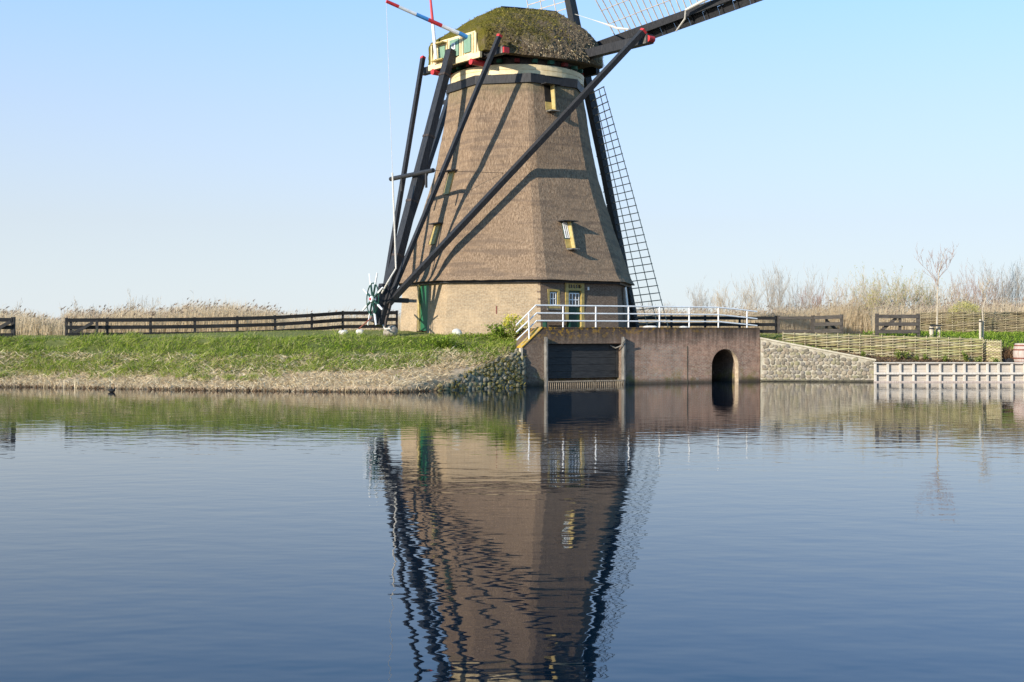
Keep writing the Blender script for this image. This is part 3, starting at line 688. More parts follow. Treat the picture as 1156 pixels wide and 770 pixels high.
# sails
TAU, AL = R(12), R(4.2)
NS = (SD*math.cos(TAU)+ZU*math.sin(TAU)); US = (-SD*math.sin(TAU)+ZU*math.cos(TAU)); HUB = T(4.95, 0, 18.62)
MB().tube([T(3.9,0,18.62)-NS*.2, HUB+NS*.75], .42, 14).build('windshaft', M['iron'], mill)
def sail(ang, front, LN=16.3):
    o_ = HD*math.cos(ang)+US*math.sin(ang); l_ = -HD*math.sin(ang)+US*math.cos(ang)   # outward, and its left seen from behind
    h = HUB+NS*front; t0, t1 = 2.5, LN-.2
    st = MB().beam(h-o_*.15, h+o_*LN, .46, .50, NS, w1=.24, h1=.26).build('sail', M['tarred'], mill)
    def bd(t): b = R(25-23*(t-t0)/(t1-t0)); return l_*math.cos(b)-NS*math.sin(b)
    lat = MB(); n = int((t1-t0)/.41)+1; W = 2.62
    for i in range(n):
        t = t0+(t1-t0)*i/(n-1); d = bd(t); c = h+o_*t
        lat.beam(c-d*.12, c+d*W, .05, .045, NS)
    for w_ in (.95, 1.78, W-.02):
        lat.tube([h+o_*(t0+(t1-t0)*i/12)+bd(t0+(t1-t0)*i/12)*w_-NS*.03 for i in range(13)], .028, 4)
    lat.build('sail_lattice', M['lattice'], st)
    bo = MB()
    for i in range(12):
        ta, tb_ = 3.6+(LN-4)*i/12, 3.6+(LN-4)*(i+1)/12-.03
        A, B = bd(ta), bd(tb_)
        poly = [h+o_*ta-A*.20, h+o_*tb_-B*.16, h+o_*tb_-B*.66, h+o_*ta-A*.66]
        bo.prism([v+NS*.05 for v in poly], NS*.03)
        bo.beam(h+o_*(ta+.3)-A*.18-NS*.0, h+o_*(ta+.3)-A*.66-NS*.0, .05, .07, NS)
    bo.build('wind_board', M['tarred'], st)
    return st, h, o_, bd
S0, h0, o0_, bd0 = sail(AL, .28)
S1, *_ = sail(AL+PI/2, -.22)
sail(AL+PI, .28, 14.0)
sail(AL-PI/2, -.22, 16.6)
MB().tube([h0+o0_*13.5-bd0(13.5)*-.5-NS*.2, h0+o0_*9.6+bd0(9)*.25-NS*.45, h0+o0_*8.2+bd0(9)*.10-NS*.5, h0+o0_*7.9-bd0(8)*.3-NS*.45, h0+o0_*6.9-bd0(7)*.72-NS*.3], [.10,.085,.07,.06,.04], 7).build('sail_cloth_roll', M['rope'], S0)
MB().tube([at(649,16,70.0), at(668,22,68.8), at(686,28,67.2), at(697,32,66.5), at(710,33,66.0)], [.012,.018,.05,.07,.05], 6).build('sail_rope', M['rope'], S0)
# white board standing against the brick behind
MB().beam(on_face(1, rb(3.2), .2, 3.25, .25), on_face(1, rb(4.6), -.1, 4.95, .16), .50, .05, face_frame(1)[0]).build('white_board', M['white'], mill)
# bench under the window
bn = thing('bench', 'low dark green plank bench under the small mill window', 'bench', on_face(FR, rb(3), -2.0, DECK-.03, .3))
n_, t_ = face_frame(FR)
MB().box8(on_face(FR, rb(3), -1.65, 3.12, .32), t_*.95, n_*.17, ZU*.03).build('seat', M['green'], bn)
for e in (-2.4, -.95): MB().box8(on_face(FR, rb(3), e, 2.90, .32), t_*.04, n_*.14, ZU*.19).build('leg', M['green'], bn)

# ------------------------------------------------------------------ sluice
slu = thing('brick_sluice', 'weathered red brick sluice wall with dark gate and round arched culvert', 'sluice wall', tuple(PW0))
zl = wp(588,393).z
def W3(t, z, out=0): q = PW0+TW*t+NW*out; return Vector((q.x, q.y, z))
t612 = wt(612)
wall = MB().prism([W3(-.03,-1.2), W3(-.03,zl), W3(t612,DECK), W3(LW,DECK), W3(LW,-1.2)], -NW*2.6).build('brick_wall', M['sluice_brick'], slu)
g0, g1 = wt(616.5), wt(701.5); ta0, ta1 = wt(803.5), wt(834.0); zg = wp(650,388).z
c1 = MB().prism([W3(g0,-1.5,.3), W3(g1,-1.5,.3), W3(g1,zg,.3), W3(g0,zg,.3)], -NW*.85).build('cutter', None)
rc = (ta1-ta0)/2; tc = (ta0+ta1)/2; zs = wp(819,394).z-rc
arch = [W3(ta0,-1.5,.3), W3(ta1,-1.5,.3)]+[W3(tc+rc*math.cos(PI*k/20), zs+rc*math.sin(PI*k/20), .3) for k in range(21)]
c2 = MB().prism(arch, -NW*2.75).build('cutter', None)
o2 = BASE[slu.name]; wall.parent = None; wall.location = o2; bpy.context.view_layer.update(); cut(wall, [c1, c2]); wall.location = (0,0,0); wall.parent = slu
wall_uv(wall)
M['arch_lit'] = simple('sunlit_arch_pale', (.34,.25,.17), (.52,.42,.30), 7, rough=.9, bs=.4)  # pale tone carries the sunlight on the arch reveal
# header course round the arch
ac = MB()
for k in range(25):
    a0_, a1_ = PI*k/25+.01, PI*(k+1)/25-.01
    ac.prism([W3(tc+r*math.cos(a), zs+r*math.sin(a), -.05) for r, a in ((rc+.005,a0_),(rc+.22,a0_),(rc+.22,a1_),(rc+.005,a1_))], NW*.062)
li = MB(); NA = 24
ap = [(ta1-.004,-.8)]+[(tc+(rc-.004)*math.cos(PI*k/NA), zs+(rc-.004)*math.sin(PI*k/NA)) for k in range(NA//2+1)]
for (ua, za), (ub, zb_) in zip(ap[:-1], ap[1:]): li.prism([W3(ua,za,-.004), W3(ub,zb_,-.004), W3(ub-.02,zb_-.01,-.004), W3(ua-.02,za,-.004)], -NW*.30)
li.build('lit_arch_reveal', M['arch_lit'], slu)  # sunlit half of the reveal only, its brightness put into the colour
ob = ac.build('arch_ring', M['sluice_brick'], slu); wall_uv(ob)
cp = MB().prism([W3(t612-.02,DECK+.004,-.55), W3(LW-.02,DECK+.004,-.55), W3(LW-.02,DECK+.05,-.55), W3(t612-.02,DECK+.05,-.55)], NW*.57).build('coping', M['sluice_brick'], slu); wall_uv(cp)
M['lichen'] = simple('lichen_coping', (.50,.30,.03), (.34,.27,.15), 4, rough=.95, bs=.4, lo=.45, hi=.6)
d = (W3(t612,DECK)-W3(-.03,zl)); 
MB().prism([W3(-.05,zl+.01,-.5), W3(t612,DECK+.012,-.5), W3(t612,DECK+.06,-.5), W3(-.05,zl+.06,-.5)], NW*.53).build('sloped_coping', M['lichen'], slu)
# gate
gt = MB(); zb = wp(650,427).z; nb_ = 5
for i in range(nb_):
    z0, z1 = zb+(zg-.02-zb)*i/nb_, zb+(zg-.02-zb)*(i+1)/nb_-.012
    gt.prism([W3(g0+.02,z0,-.28-.012*(i%2)), W3(g1-.02,z0,-.28-.012*(i%2)), W3(g1-.02,z1,-.28-.012*(i%2)), W3(g0+.02,z1,-.28-.012*(i%2))], -NW*.1)
gate = gt.build('sluice_gate', M['gate_board'], slu)
for tt in (g0+.10, g1-.10):
    MB().prism([W3(tt-.03,zb,-.24), W3(tt+.03,zb,-.24), W3(tt+.03,zg-.1,-.24), W3(tt-.03,zg-.1,-.24)], NW*.03).build('gate_strap', M['gate_board'], gate)
for tt, w_ in ((g0-.06,.10), (g1+.05,.10)):
    p_ = MB().prism([W3(tt-w_/2,-1,-.02), W3(tt+w_/2,-1,-.02), W3(tt+w_/2,zg+.28,-.02), W3(tt-w_/2,zg+.33,-.02)], NW*.24).build('gate_post', M['concrete'], slu)
    bevel(p_, .015)
tg = MB()
for i in range(40):
    tt = g0+.03+(g1-g0-.06)*i/39; tg.tube([W3(tt,-.6,.20), W3(tt,.20,.20)], .022, 5)
tg.beam(W3(g0,.21,.21), W3(g1,.21,.21), .05, .06)
M['rusty'] = simple('rusty_bars', (.20,.15,.10), (.36,.29,.21), 9, rough=.9)
tg.build('trash_grille', M['rusty'], slu)
MB().tube([W3(g1-.02,zg+.2,.36), W3(g1-.12,zg-.1,.20), W3(g1-.30,zg-.22,-.05), W3(g1-.5,zg-.1,-.2)], .03, 6).build('chain', M['concrete'], slu)
# vertical rib at the edge of the repaired panel and a pale edge strip at the wall end
MB().prism([W3(wt(775.6),-.5,-.02), W3(wt(776.3),-.5,-.02), W3(wt(776.3),1.85,-.02), W3(wt(775.6),1.85,-.02)], NW*.035).build('panel_rib', M['mud'], slu)
MB().prism([W3(-.14,-1,-.12), W3(-.035,-1,-.12), W3(-.035,zl,-.12), W3(-.14,zl,-.12)], NW*.2).build('edge_strip', M['stake'], slu)
# railing
ra = thing('railing', 'white tubular metal railing along the top of the brick sluice', 'railing', tuple(W3(wt(638),DECK,-.2)))
def rp(px, z, out=-.2): return W3(wt(px), z, out)
RZ = (1.08, .71, .35)
for px in (638,675,712,747,780.6,813.6):
    MB().tube([rp(px,DECK+.02), rp(px,DECK+RZ[0])], .036, 8).build('post', M['white'], ra)
MB().tube([rp(846,DECK+.02), rp(846,DECK+.93)], .036, 8).build('post', M['white'], ra)
MB().tube([wp(598.5,383,-.1), wp(598,352.8,-.1)], .036, 8).build('post', M['white'], ra)
for h_, (la, lb_) in zip(RZ, (((607,344),(584,367)), ((608,353.5),(584,375)), ((608,362),(584.5,384)))):
    pts = [wp(lb_[0], lb_[1], -.1), rp(la[0], DECK+h_, -.2), rp(813, DECK+h_), rp(846, DECK+h_-.14), rp(857.5, DECK+h_-.20)]
    MB().tube(pts, .036, 8).build('rail', M['white'], ra)

# ------------------------------------------------------------------ stone walls
def ico(sub=1):
    bm = bmesh.new(); bmesh.ops.create_icosphere(bm, subdivisions=sub, radius=1); v = np.array([tuple(x.co) for x in bm.verts]); f = np.array([[y.index for y in x.verts] for x in bm.faces]); bm.free(); return v, f
IV, IF = ico(2)
def stones(surf, pts, flat=.35):      # surf(a,b) -> point, normal, u, v ; pts: list of (a,b,ru,rv)
    Vs = []
    for a, b_, ru, rv in pts:
        p, n, u, v = surf(a, b_); rot = random.uniform(-.5,.5); c, s_ = math.cos(rot), math.sin(rot)
        uu = u*c+v*s_; vv = v*c-u*s_; sh = IV*(1+.16*np.array([mnoise.noise(Vector(q)*1.6+Vector((a*9,b_*9,0))) for q in IV]))[:,None]
        sh = np.sign(sh)*np.abs(sh)**.8
        Vs.append(np.array(p)+sh[:,:1]*np.array(uu)*ru+sh[:,1:2]*np.array(vv)*rv+sh[:,2:]*np.array(n)*min(ru,rv)*flat)
    n = len(IV); return np.concatenate(Vs), np.concatenate([IF+i*n for i in range(len(Vs))])
# right: stones set in pale mortar, top sloping down
SA, SB = Vector((12.86,64.18,0)), Vector((18.50,63.22,0)); SDn = (SB-SA); SL = SDn.length; SDn.normalize(); SN = Vector((SDn.y,-SDn.x,0))
def stop(a): return 2.20+(1.08-2.20)*min(max(a/SL,0),1)
def S3(a, z, out=0): q = SA+SDn*a+SN*(out+.0); return Vector((q.x,q.y,z))
sw = thing('stone_wall', 'pale field stone retaining wall with sloping top beside the brick sluice', 'stone wall', tuple(SA))
MB().prism([S3(0,-1), S3(SL,-1), S3(SL,stop(SL)), S3(0,stop(0))], -SN*.42).build('mortar_body', M['mortar'], sw)
pts = []; row = 0; z = .02
while z < 2.2:
    hgt = random.uniform(.15,.22); a = random.uniform(0,.2)
    while a < SL:
        w_ = random.uniform(.14,.32)
        if z+hgt*.5 < stop(a+w_/2)-.12: pts.append((min(a+w_/2, SL-.12), z+hgt/2+random.uniform(-.04,.04), w_*random.uniform(.42,.54), hgt*random.uniform(.44,.60)))
        a += w_
    z += hgt*.92
v, f = stones(lambda a, b_: (S3(a, b_, .01), SN, SDn, ZU), pts); np_obj('field_stones', v, f, M['field_stone'], sw, smooth=True)
MB().prism([S3(-.02,stop(0)+.003,.06), S3(SL+.05,stop(SL)+.003,.06), S3(SL+.05,stop(SL)+.09,.06), S3(-.02,stop(0)+.09,.06)], -SN*.50).build('wall_coping', M['coping'], sw)
MB().prism([S3(0,.02,.09), S3(SL,.02,.09), S3(SL,.10,.09), S3(0,.10,.09)], -SN*.12).build('foot_ledge', M['mud'], sw)
# left: mossy stone pitching on the bank
sr = thing('stone_pitching', 'shaded mossy stone facing on the bank left of the sluice', 'stone facing', (-1.5,55.6,.1))
pts, V0 = [], []
def bank_surf(X, s_):
    def g(x, s): W, p = prof(x); return Vector((x, W+s, float(np.interp(s, p[:,0], p[:,1]))))
    p = g(X, s_); u = (g(X+.05,s_)-g(X-.05,s_)).normalized(); v = (g(X,s_+.02)-g(X,s_-.02)).normalized(); n = u.cross(v).normalized()
    if n.y > 0: n = -n
    return p+n*.015, n, u, v
X = -3.1
while X < .55:
    fr_ = (X+3.1)/3.6; W, p = prof(X); s_top = float(np.interp(.25+1.55*fr_, p[:,1], p[:,0])); L_ = 0; s_ = .01
    while s_ < s_top:
        zz0 = np.interp(s_, p[:,0], p[:,1]); pts.append((X+random.uniform(-.07,.07), s_+random.uniform(-.03,.03), random.uniform(.10,.16), random.uniform(.09,.14)))
        # step equal lengths along the slope
        ds = .005
        while True:
            zz = np.interp(s_+ds, p[:,0], p[:,1])
            if math.hypot(ds, zz-zz0) > .20+.05*random.random(): break
            ds += .005
        s_ += ds
    X += random.uniform(.15,.19)
v, f = stones(bank_surf, pts, .9); np_obj('mossy_stones', v, f, M['mossy_stone'], sr, smooth=True)
n = 2400; P = np.zeros((n,3)); D = np.zeros((n,3))
for i in range(n):
    a_, b_, *_ = random.choice(pts); p_, nn, uu, vv = bank_surf(a_+random.gauss(0,.09), max(.02, b_+random.gauss(0,.06))); P[i] = p_+nn*random.uniform(.02,.10); D[i] = nn*.6+Vector((random.gauss(0,.5), random.gauss(0,.5), random.gauss(-.1,.6)))
keep = np.array([mnoise.noise(Vector(q)*1.4) > -.12 for q in P]); P, D = P[keep], D[keep]
v, f = blades(P, D, rng.uniform(.05,.16,len(P)), rng.uniform(.02,.05,len(P)), seg=1); m_ = np_obj('moss', v, f, M['moss_tuft'], sr); m_['kind'] = 'stuff'

# timber piling
tr = thing('timber_piling', 'pale grey timber bank piling with upright posts and one rail', 'timber piling', (18.5,63.1,0))
PX = [988,1002,1016,1031,1046.7,1061,1076.6,1088.5,1103,1114.4,1127,1142,1156.5,1171,1186,1201,1215,1230,1244,1259,1273,1288]
def pY(X): return 63.12-.004*(X-18.5)
def pX(px): k = (px-CX)/F; return k*63.1
ztop = .93
bd_ = MB()
for i in range(5):
    z0 = ztop-.02-.24*(i+1); xa, xb = pX(988), pX(1296)
    bd_.box8(((xa+xb)/2, 63.22, z0+.115), ((xb-xa)/2,0,0), (0,.03,0), (0,0,.116))
bd_.build('boards', M['piling'], tr)
for px in PX:
    x = pX(px); q = MB().box((x, 63.10, .17), .055, .075, .80).build('post', M['piling_post'], tr); bevel(q, .012)
MB().box8(((pX(986)+pX(1296))/2, 63.00, .45), ((pX(1296)-pX(986))/2,0,0), (0,.035,0), (0,0,.05)).build('rail', M['piling_post'], tr)
MB().box8(((pX(986)+pX(1296))/2, 63.14, ztop+.055), ((pX(1296)-pX(986))/2,0,0), (0,.16,0), (0,0,.025)).build('top_board', M['piling_post'], tr)
MB().box8(((pX(986)+pX(1296))/2, 63.03, .02), ((pX(1296)-pX(986))/2,0,0), (0,.035,0), (0,0,.04)).build('water_rail', M['barrel'], tr)

# ------------------------------------------------------------------ fences
def fence(name, label, posts, mat, group=None, rails=(.11,.52,.93), rw=.21, brace=None, pw=.13, depth=.05, mesh=None, inner=()):
    P0 = at(*posts[0]); root = thing(name, label, 'fence' if 'gate' not in name else 'gate', (P0.x, P0.y, ground_z(P0.x, P0.y)), group)
    tops = [at(*p) for p in posts]
    for t_ in tops:
        zg_ = ground_z(t_.x, t_.y)-.12
        MB().beam((t_.x,t_.y,zg_), (t_.x,t_.y,t_.z+.03), pw, pw, (0,1,0)).build('post', M[mat], root)
    for r in rails:
        mb = MB()
        for a, b_ in zip(tops[:-1], tops[1:]):
            d = (b_-a).normalized(); mb.beam(a-ZU*r+Vector((0,-.09,0)), b_-ZU*r+Vector((0,-.09,0)), depth, rw, (0,0,1))
        mb.build('rail', M[mat], root)
    if brace:
        for (pa, ya, pb, yb) in brace:
            Y = posts[0][2]+.06; MB().beam(at(pa,ya,Y), at(pb,yb,Y), .05, .17, (0,0,1)).build('brace', M[mat], root)
    for (pa, ya, yb) in inner:
        Y = posts[0][2]+.04; MB().beam(at(pa,ya,Y), at(pa,yb,Y), .15, .06, (0,1,0)).build('upright', M[mat], root)
    if mesh:
        a, b_ = tops[0], tops[1]; mb = MB()
        n = int((b_-a).length/.045)
        for i in range(1, n):
            p = a.lerp(b_, i/n)-Vector((0,.02,0)); mb.tube([p-ZU*.08, p-ZU*1.05], .010, 4)
        mb.build('wire_mesh', M[mat], root)
    return root
LF = [(75,359.3,70),(121,359.2,70.6),(170,359,71.2),(220,358.6,72),(268,357.6,72.6),(310.6,356.4,73.3),(352,354,74),(387,351.5,75),(448,351,76)]
fence('wooden_fence', 'long low black three rail fence on the grass left of the mill', LF, 'fence_black', brace=[(82,377,105,364)], inner=[(109.5,362,379),(80,360,379)])
fence('field_gate', 'black wooden gate leaf cut off by the left picture edge', [(-30,358,62.8),(15,358.5,63.2)], 'fence_black', brace=[(-20,381,12,363),(-14,400,9,381)], rails=(.12,.50,.90), rw=.20, pw=.17)
fence('wooden_fence', 'shadow dark three rail fence behind the white sluice railing', [(686,356.3,75),(714,356.4,75),(758,356.6,75),(796,356.6,75),(835,356.7,75),(876,356.8,75)], 'fence_black', rails=(.13,.52,.93), rw=.20)  # the mill's shadow on this stretch is put into its black colour
fence('field_gate', 'grey brown gate with fine wire mesh beside the white railing end', [(879,356.8,74.9),(917,356.6,74.6)], 'fence_brown', rails=(.12,.92), rw=.18, mesh=True)
fence('wooden_fence', 'short dark fence panel with diagonal brace left of the path gap', [(918.5,356.6,74.5),(950,355.6,74.0)], 'fence_brown', brace=[(933,362,947,375)], inner=[(933,358,376)], pw=.16)
fence('field_gate', 'dark timber field gate panel standing before the reeds near young tree', [(990,354.6,68),(1036.5,354.6,68)], 'fence_brown', brace=[(995,373,1012,359)], inner=[(1016,358,374)], pw=.17, rails=(.13,.55,.96), rw=.2)

def wicker(name, label, line, zt, zb, mat, stakes, seedv=0):
    # line: list of ground points, zt/zb: functions of fraction
    pts = [Vector((*p, 0)) for p in line]; segl = [(b_-a).length for a, b_ in zip(pts[:-1], pts[1:])]; L = sum(segl)
    def pos(d):
        for a, b_, l in zip(pts[:-1], pts[1:], segl):
            if d <= l+1e-6: u = (b_-a)/l; return a+u*d, Vector((u.y,-u.x,0))
            d -= l
        u = (pts[-1]-pts[-2]).normalized(); return pts[-1], Vector((u.y,-u.x,0))
    root = thing(name, label, 'wicker fence', (pts[0].x, pts[0].y, zb(0)))
    sp = L/stakes
    for i in range(stakes+1):
        p, n = pos(min(i*sp, L)); f_ = i/stakes
        MB().tube([Vector((p.x,p.y,zb(f_)-.15)), Vector((p.x,p.y,zt(f_)+.04+random.uniform(0,.05)))], [.034,.028], 6).build('stake', M['wicker_stake'], root)
    Vs, Fs, cnt = [], [], 0
    pitch = .070; rows = int(max(zt(k/8)-zb(k/8) for k in range(9))/pitch)+2
    for r in range(rows):
        d = random.uniform(-1.2,0)
        while d < L:
            ln = random.uniform(1.0,2.6); n = max(3, int(ln/(sp/5))); P = []; rad = random.uniform(.020,.040); ph = (r%2)*PI
            ok = True
            for i in range(n+1):
                dd = min(max(d+ln*i/n, 0), L); p, nn = pos(dd); f_ = dd/L; z = zt(f_)-.03-r*pitch+random.uniform(-.008,.008)
                if z < zb(f_)-.05: ok = False; break
                q = p+nn*(.06*math.cos(PI*dd/sp+ph)); P.append(Vector((q.x,q.y,z)))
            if ok and d+ln > 0 and d < L-.1:
                t_ = MB().tube(P, rad, 4); Vs += t_.v; Fs += [tuple(i+cnt for i in f_) for f_ in t_.f]; cnt = len(Vs)
            d += ln*random.uniform(.8,.98)
    mesh_obj('woven_rods', Vs, Fs, M[mat], root); return root
def fx(px, Y): return ((px-CX)/F*Y, Y)
wicker('wicker_fence', 'lower pale woven willow fence above the planted soil strip', [fx(884,65.55), fx(990,65.5), fx(1109,65.2)], lambda f_: CZ-(.4+6.6*f_)*65.5/F+.02, lambda f_: ground_z(13.9+10.9*f_, 65.5-.25*f_)-.04, 'wicker', 18)
wicker('wicker_screen', 'short end return of pale wicker with close upright rods', [fx(1110.5,65.7), fx(1130,64.2)], lambda f_: 2.10-.04*f_, lambda f_: .95, 'wicker', 9)
wicker('wicker_fence', 'taller darker woven willow fence behind the two young trees', [fx(1039,74), fx(1100,73.5), fx(1330,72.5)], lambda f_: CZ+23.2*73.5/F+.05*f_, lambda f_: 2.36, 'wicker_dark', 24)

# ------------------------------------------------------------------ small things
def boulder(px, py, Y, w, h, label, mat='boulder', group=None):
    p = at(px, py, Y); z = max(ground_z(p.x, p.y), 0); V = IV.copy()
    k = random.random()*50
    V = V*(1+.28*np.array([mnoise.noise(Vector(q)*1.1+Vector((k,0,0))) for q in V]))[:,None]; V = np.sign(V)*np.abs(V)**.85
    V = V*np.array([w/2, w*.4, h/2])+np.array([0,0,h*.40]); o = np_obj('boulder', V, IF, M[mat], smooth=True); o.location = (p.x, p.y, z)
    return tag(o, label, 'boulder', group)
boulder(388,374,63,.50,.30, 'flat pale boulder at the foot of the rusty cable', group='boulders on the lawn')
boulder(406.5,374,63,.42,.32, 'whitish boulder directly below the spoked wheel', group='boulders on the lawn')
boulder(441,373,62,.72,.62, 'large brown and grey boulder at the foot of the tail pole', 'boulder_grey', 'boulders on the lawn')
boulder(515.5,373,60.9,.55,.42, 'pale boulder before the broad brick face', group='boulders on the lawn')
boulder(664.5,370,61.2,.62,.38, 'whitish boulder at the right side of the green mill door', group='boulders on the sluice deck')
boulder(734,370,65.5,.85,.22, 'long flat pale boulder below the tip of the lower sail', group='boulders on the sluice deck')
boulder(772,370,66.5,.55,.20, 'small flat pale boulder before the dark fence behind the railing', group='boulders on the sluice deck')
# barrel
bx, by = (1156-CX)/F*64.2, 64.3; bz = ground_z(bx, by); bh = 1.06
br = thing('barrel', 'wooden barrel with rusty hoops on the bank at the right edge', 'barrel', (bx,by,bz))
def brr(z): return .50-.10*abs(2*z/bh-1)**2*1.0
MB().lathe((bx,by,bz), [(brr(bh*k/12), bh*k/12) for k in range(13)], 28).build('staves', M['barrel'], br)
for z in (.05,.26,.70,.92): MB().lathe((bx,by,bz), [(brr(z)+.012,z), (brr(z+.035)+.016,z+.035), (brr(z+.07)+.012,z+.07)], 28, caps=False).build('hoop', M['hoop'], br)
MB().lathe((bx,by,bz), [(brr(bh)-.05,bh-.02),(brr(bh)-.05,bh+.004)], 28).build('barrel_head', M['barrel'], br)
# low dark trough with dry plants
tx = (1137-CX)/F*64.6; ty = 64.7; tz = ground_z(tx, ty)
tro = thing('planter', 'low black planter of dry brown stems between wicker end and barrel', 'planter', (tx,ty,tz))
q = MB().box((tx,ty,tz+.13), .27, .2, .14).build('trough', M['tarred'], tro); bevel(q, .02)
n = 420; P = np.stack([rng.normal(tx,.13,n), rng.normal(ty,.10,n), np.full(n,tz+.22)],1); D = np.stack([rng.normal(0,.35,n), rng.normal(0,.35,n), np.ones(n)],1)
v, f = blades(P, D, rng.uniform(.25,.75,n), rng.uniform(.02,.06,n)); np_obj('dry_stems', v, f, M['brown_leaf'], tro)
# water bird
bp_ = at(131,442.6,53.0); bird = thing('coot', 'tiny black coot swimming close to the straw bank', 'bird', (bp_.x, bp_.y-.6, 0))
def blob(c, r, n=10): return MB().lathe(c, [(r[0]*math.sin(PI*k/n)+.0001, -r[2]*math.cos(PI*k/n)) for k in range(n+1)], 12)
bm_ = MB(); c0 = Vector((bp_.x, bp_.y-.6, .05))
ring = [(-.19,.02,.06),(-.15,.06,.05),(-.05,.10,.03),(.06,.10,.02),(.14,.06,.05),(.17,.045,.12),(.18,.045,.14),(.21,.04,.155),(.25,.02,.14),(.28,.008,.135)]
bm_.tube([c0+Vector((x,0,z))*.8 for x, r, z in ring], [r*.8 for _, r, _ in ring], 10); bm_.build('body', M['bird'], bird, smooth=True)

# ------------------------------------------------------------------ vegetation
def left_bank():
    # tussocky grass and leafy weeds on the upper slope, ragged towards the straw below
    n = 88000; X = rng.uniform(-38,1.0,n); u = rng.uniform(0,1,n); P = np.zeros((n,3)); keep = np.zeros(n,bool); G = np.zeros(n)
    for i in range(n):
        W, p = prof(X[i]); sa, sb = p[4,0]-2.15, p[5,0]+.7
        if X[i] > -4: sa = p[3,0]+.1+.8*max(0,(-2.2-X[i]))
        s_ = sa+(sb-sa)*u[i]; z = np.interp(s_, p[:,0], p[:,1]); y = W+s_
        g = mnoise.noise(Vector((X[i]*.55, y*.7, 0)))+.7*mnoise.noise(Vector((X[i]*1.7, y*1.7, 4)))+.35*mnoise.noise(Vector((X[i]*4.5, y*4.5, 8)))
        low = max(0, 1-(s_-sa)/(2.6 if X[i] < -4 else .8))*(1 if X[i] < -4 else .4); G[i] = g
        if g > -.62+1.15*low**1.3 and X[i] < .75:
            keep[i] = True; hl = max(0, .10+.26*g); P[i] = (X[i], y, z+rng.uniform(0,1)*hl-.02)
    P = P[keep]; G = G[keep]; n = len(P)
    lean = np.array([(mnoise.noise(Vector((q[0]*1.1, q[1]*1.1, 20))), mnoise.noise(Vector((q[0]*1.1, q[1]*1.1, 30)))) for q in P])
    isl = rng.uniform(0,1,n) < np.clip(.48+.6*np.array([mnoise.noise(Vector((q[0]*.6, q[1]*.6, 41))) for q in P])+.25*np.clip(P[:,0]+8,-6,6)/6, .05, .9)
    gr = ~isl; m = int(gr.sum())
    D = np.stack([rng.normal(.25,.35,m)+lean[gr,0]*1.4, rng.normal(-.15,.35,m)+lean[gr,1]*1.2, np.ones(m)],1); L = rng.uniform(.12,.34,m)*(1+.5*np.clip(G[gr],-.5,1))
    v1 = blades(P[gr], D, L, rng.uniform(.010,.026,m), bend=np.stack([L*rng.normal(.15,.3,m), L*rng.normal(-.1,.3,m), -L*rng.uniform(.1,.5,m)],1))
    tag(np_obj('grass', *v1, M['bank_grass']), 'tussocky yellow green grass on the upper canal bank', 'grass', kind='stuff')
    m = int(isl.sum()); D = np.stack([rng.normal(0,.7,m), rng.normal(-.25,.7,m), rng.uniform(.15,1.1,m)],1); L = rng.uniform(.06,.15,m)
    v2 = blades(P[isl], D, L, rng.uniform(.02,.06,m), bend=np.stack([np.zeros(m),np.zeros(m),-L*.3],1))
    tag(np_obj('weeds', *v2, M['weeds']), 'thick green leafy weeds covering the upper canal bank', 'weeds', kind='stuff')
    # straw on the lower bank
    n = 36000; X = rng.uniform(-38,-2.7,n); P = np.zeros((n,3))
    for i in range(n):
        W, p = prof(X[i]); s_ = rng.uniform(.05, p[4,0]+1.3 if X[i] < -2.6 else .5); P[i] = (X[i], W+s_, np.interp(s_, p[:,0], p[:,1])+rng.uniform(.0,.09))
    a = rng.uniform(0,2*PI,n); D = np.stack([np.cos(a), np.sin(a)*.8, rng.normal(.42,.30,n)],1)
    v1 = blades(P, D, rng.uniform(.12,.42,n), rng.uniform(.010,.028,n), bend=np.stack([np.zeros(n),np.zeros(n),-rng.uniform(0,.1,n)],1))
    n = 3200; X = rng.uniform(-3.2,-.2,n); P = np.zeros((n,3))
    for i in range(n):
        W, p = prof(X[i]); s_ = rng.uniform(p[3,0]-.05, p[4,0]+.5); P[i] = (X[i], W+s_, np.interp(s_, p[:,0], p[:,1])+rng.uniform(.0,.08))
    a = rng.uniform(0,2*PI,n); D = np.stack([np.cos(a), np.sin(a)*.8, rng.normal(.3,.3,n)],1)
    v3 = blades(P, D, rng.uniform(.12,.36,n), rng.uniform(.010,.026,n))
    # stubble leaning out over the water
    m = 1500; X = rng.uniform(-38,-2.9,m); P = np.zeros((m,3))
    for i in range(m):
        W, p = prof(X[i]); P[i] = (X[i], W+rng.uniform(-.15,.25)+.3*mnoise.noise(Vector((X[i]*.8,1,0))), rng.uniform(-.03,.10))
    D = np.stack([rng.normal(0,.35,m), rng.normal(-.4,.4,m), rng.uniform(.2,1,m)],1)
    v2 = blades(P, D, rng.uniform(.12,.45,m), rng.uniform(.012,.03,m))
    m = 1300; X = rng.uniform(-38,-2.9,m); P = np.zeros((m,3))
    for i in range(m):
        W, p = prof(X[i]); P[i] = (X[i], W+rng.uniform(-.12,.12)+.35*mnoise.noise(Vector((X[i]*.8,1,0)))+.15*mnoise.noise(Vector((X[i]*2.7,1,5))), rng.uniform(-.04,.04))
    dk = blades(P, np.stack([rng.normal(0,.5,m), rng.normal(-.3,.4,m), rng.uniform(.2,1,m)],1), rng.uniform(.06,.22,m), rng.uniform(.02,.06,m))
    tag(np_obj('dead_reed_stubble', *dk, M['brown_leaf']), 'dark wet reed stubble along the water edge of the bank', 'stubble', kind='stuff')
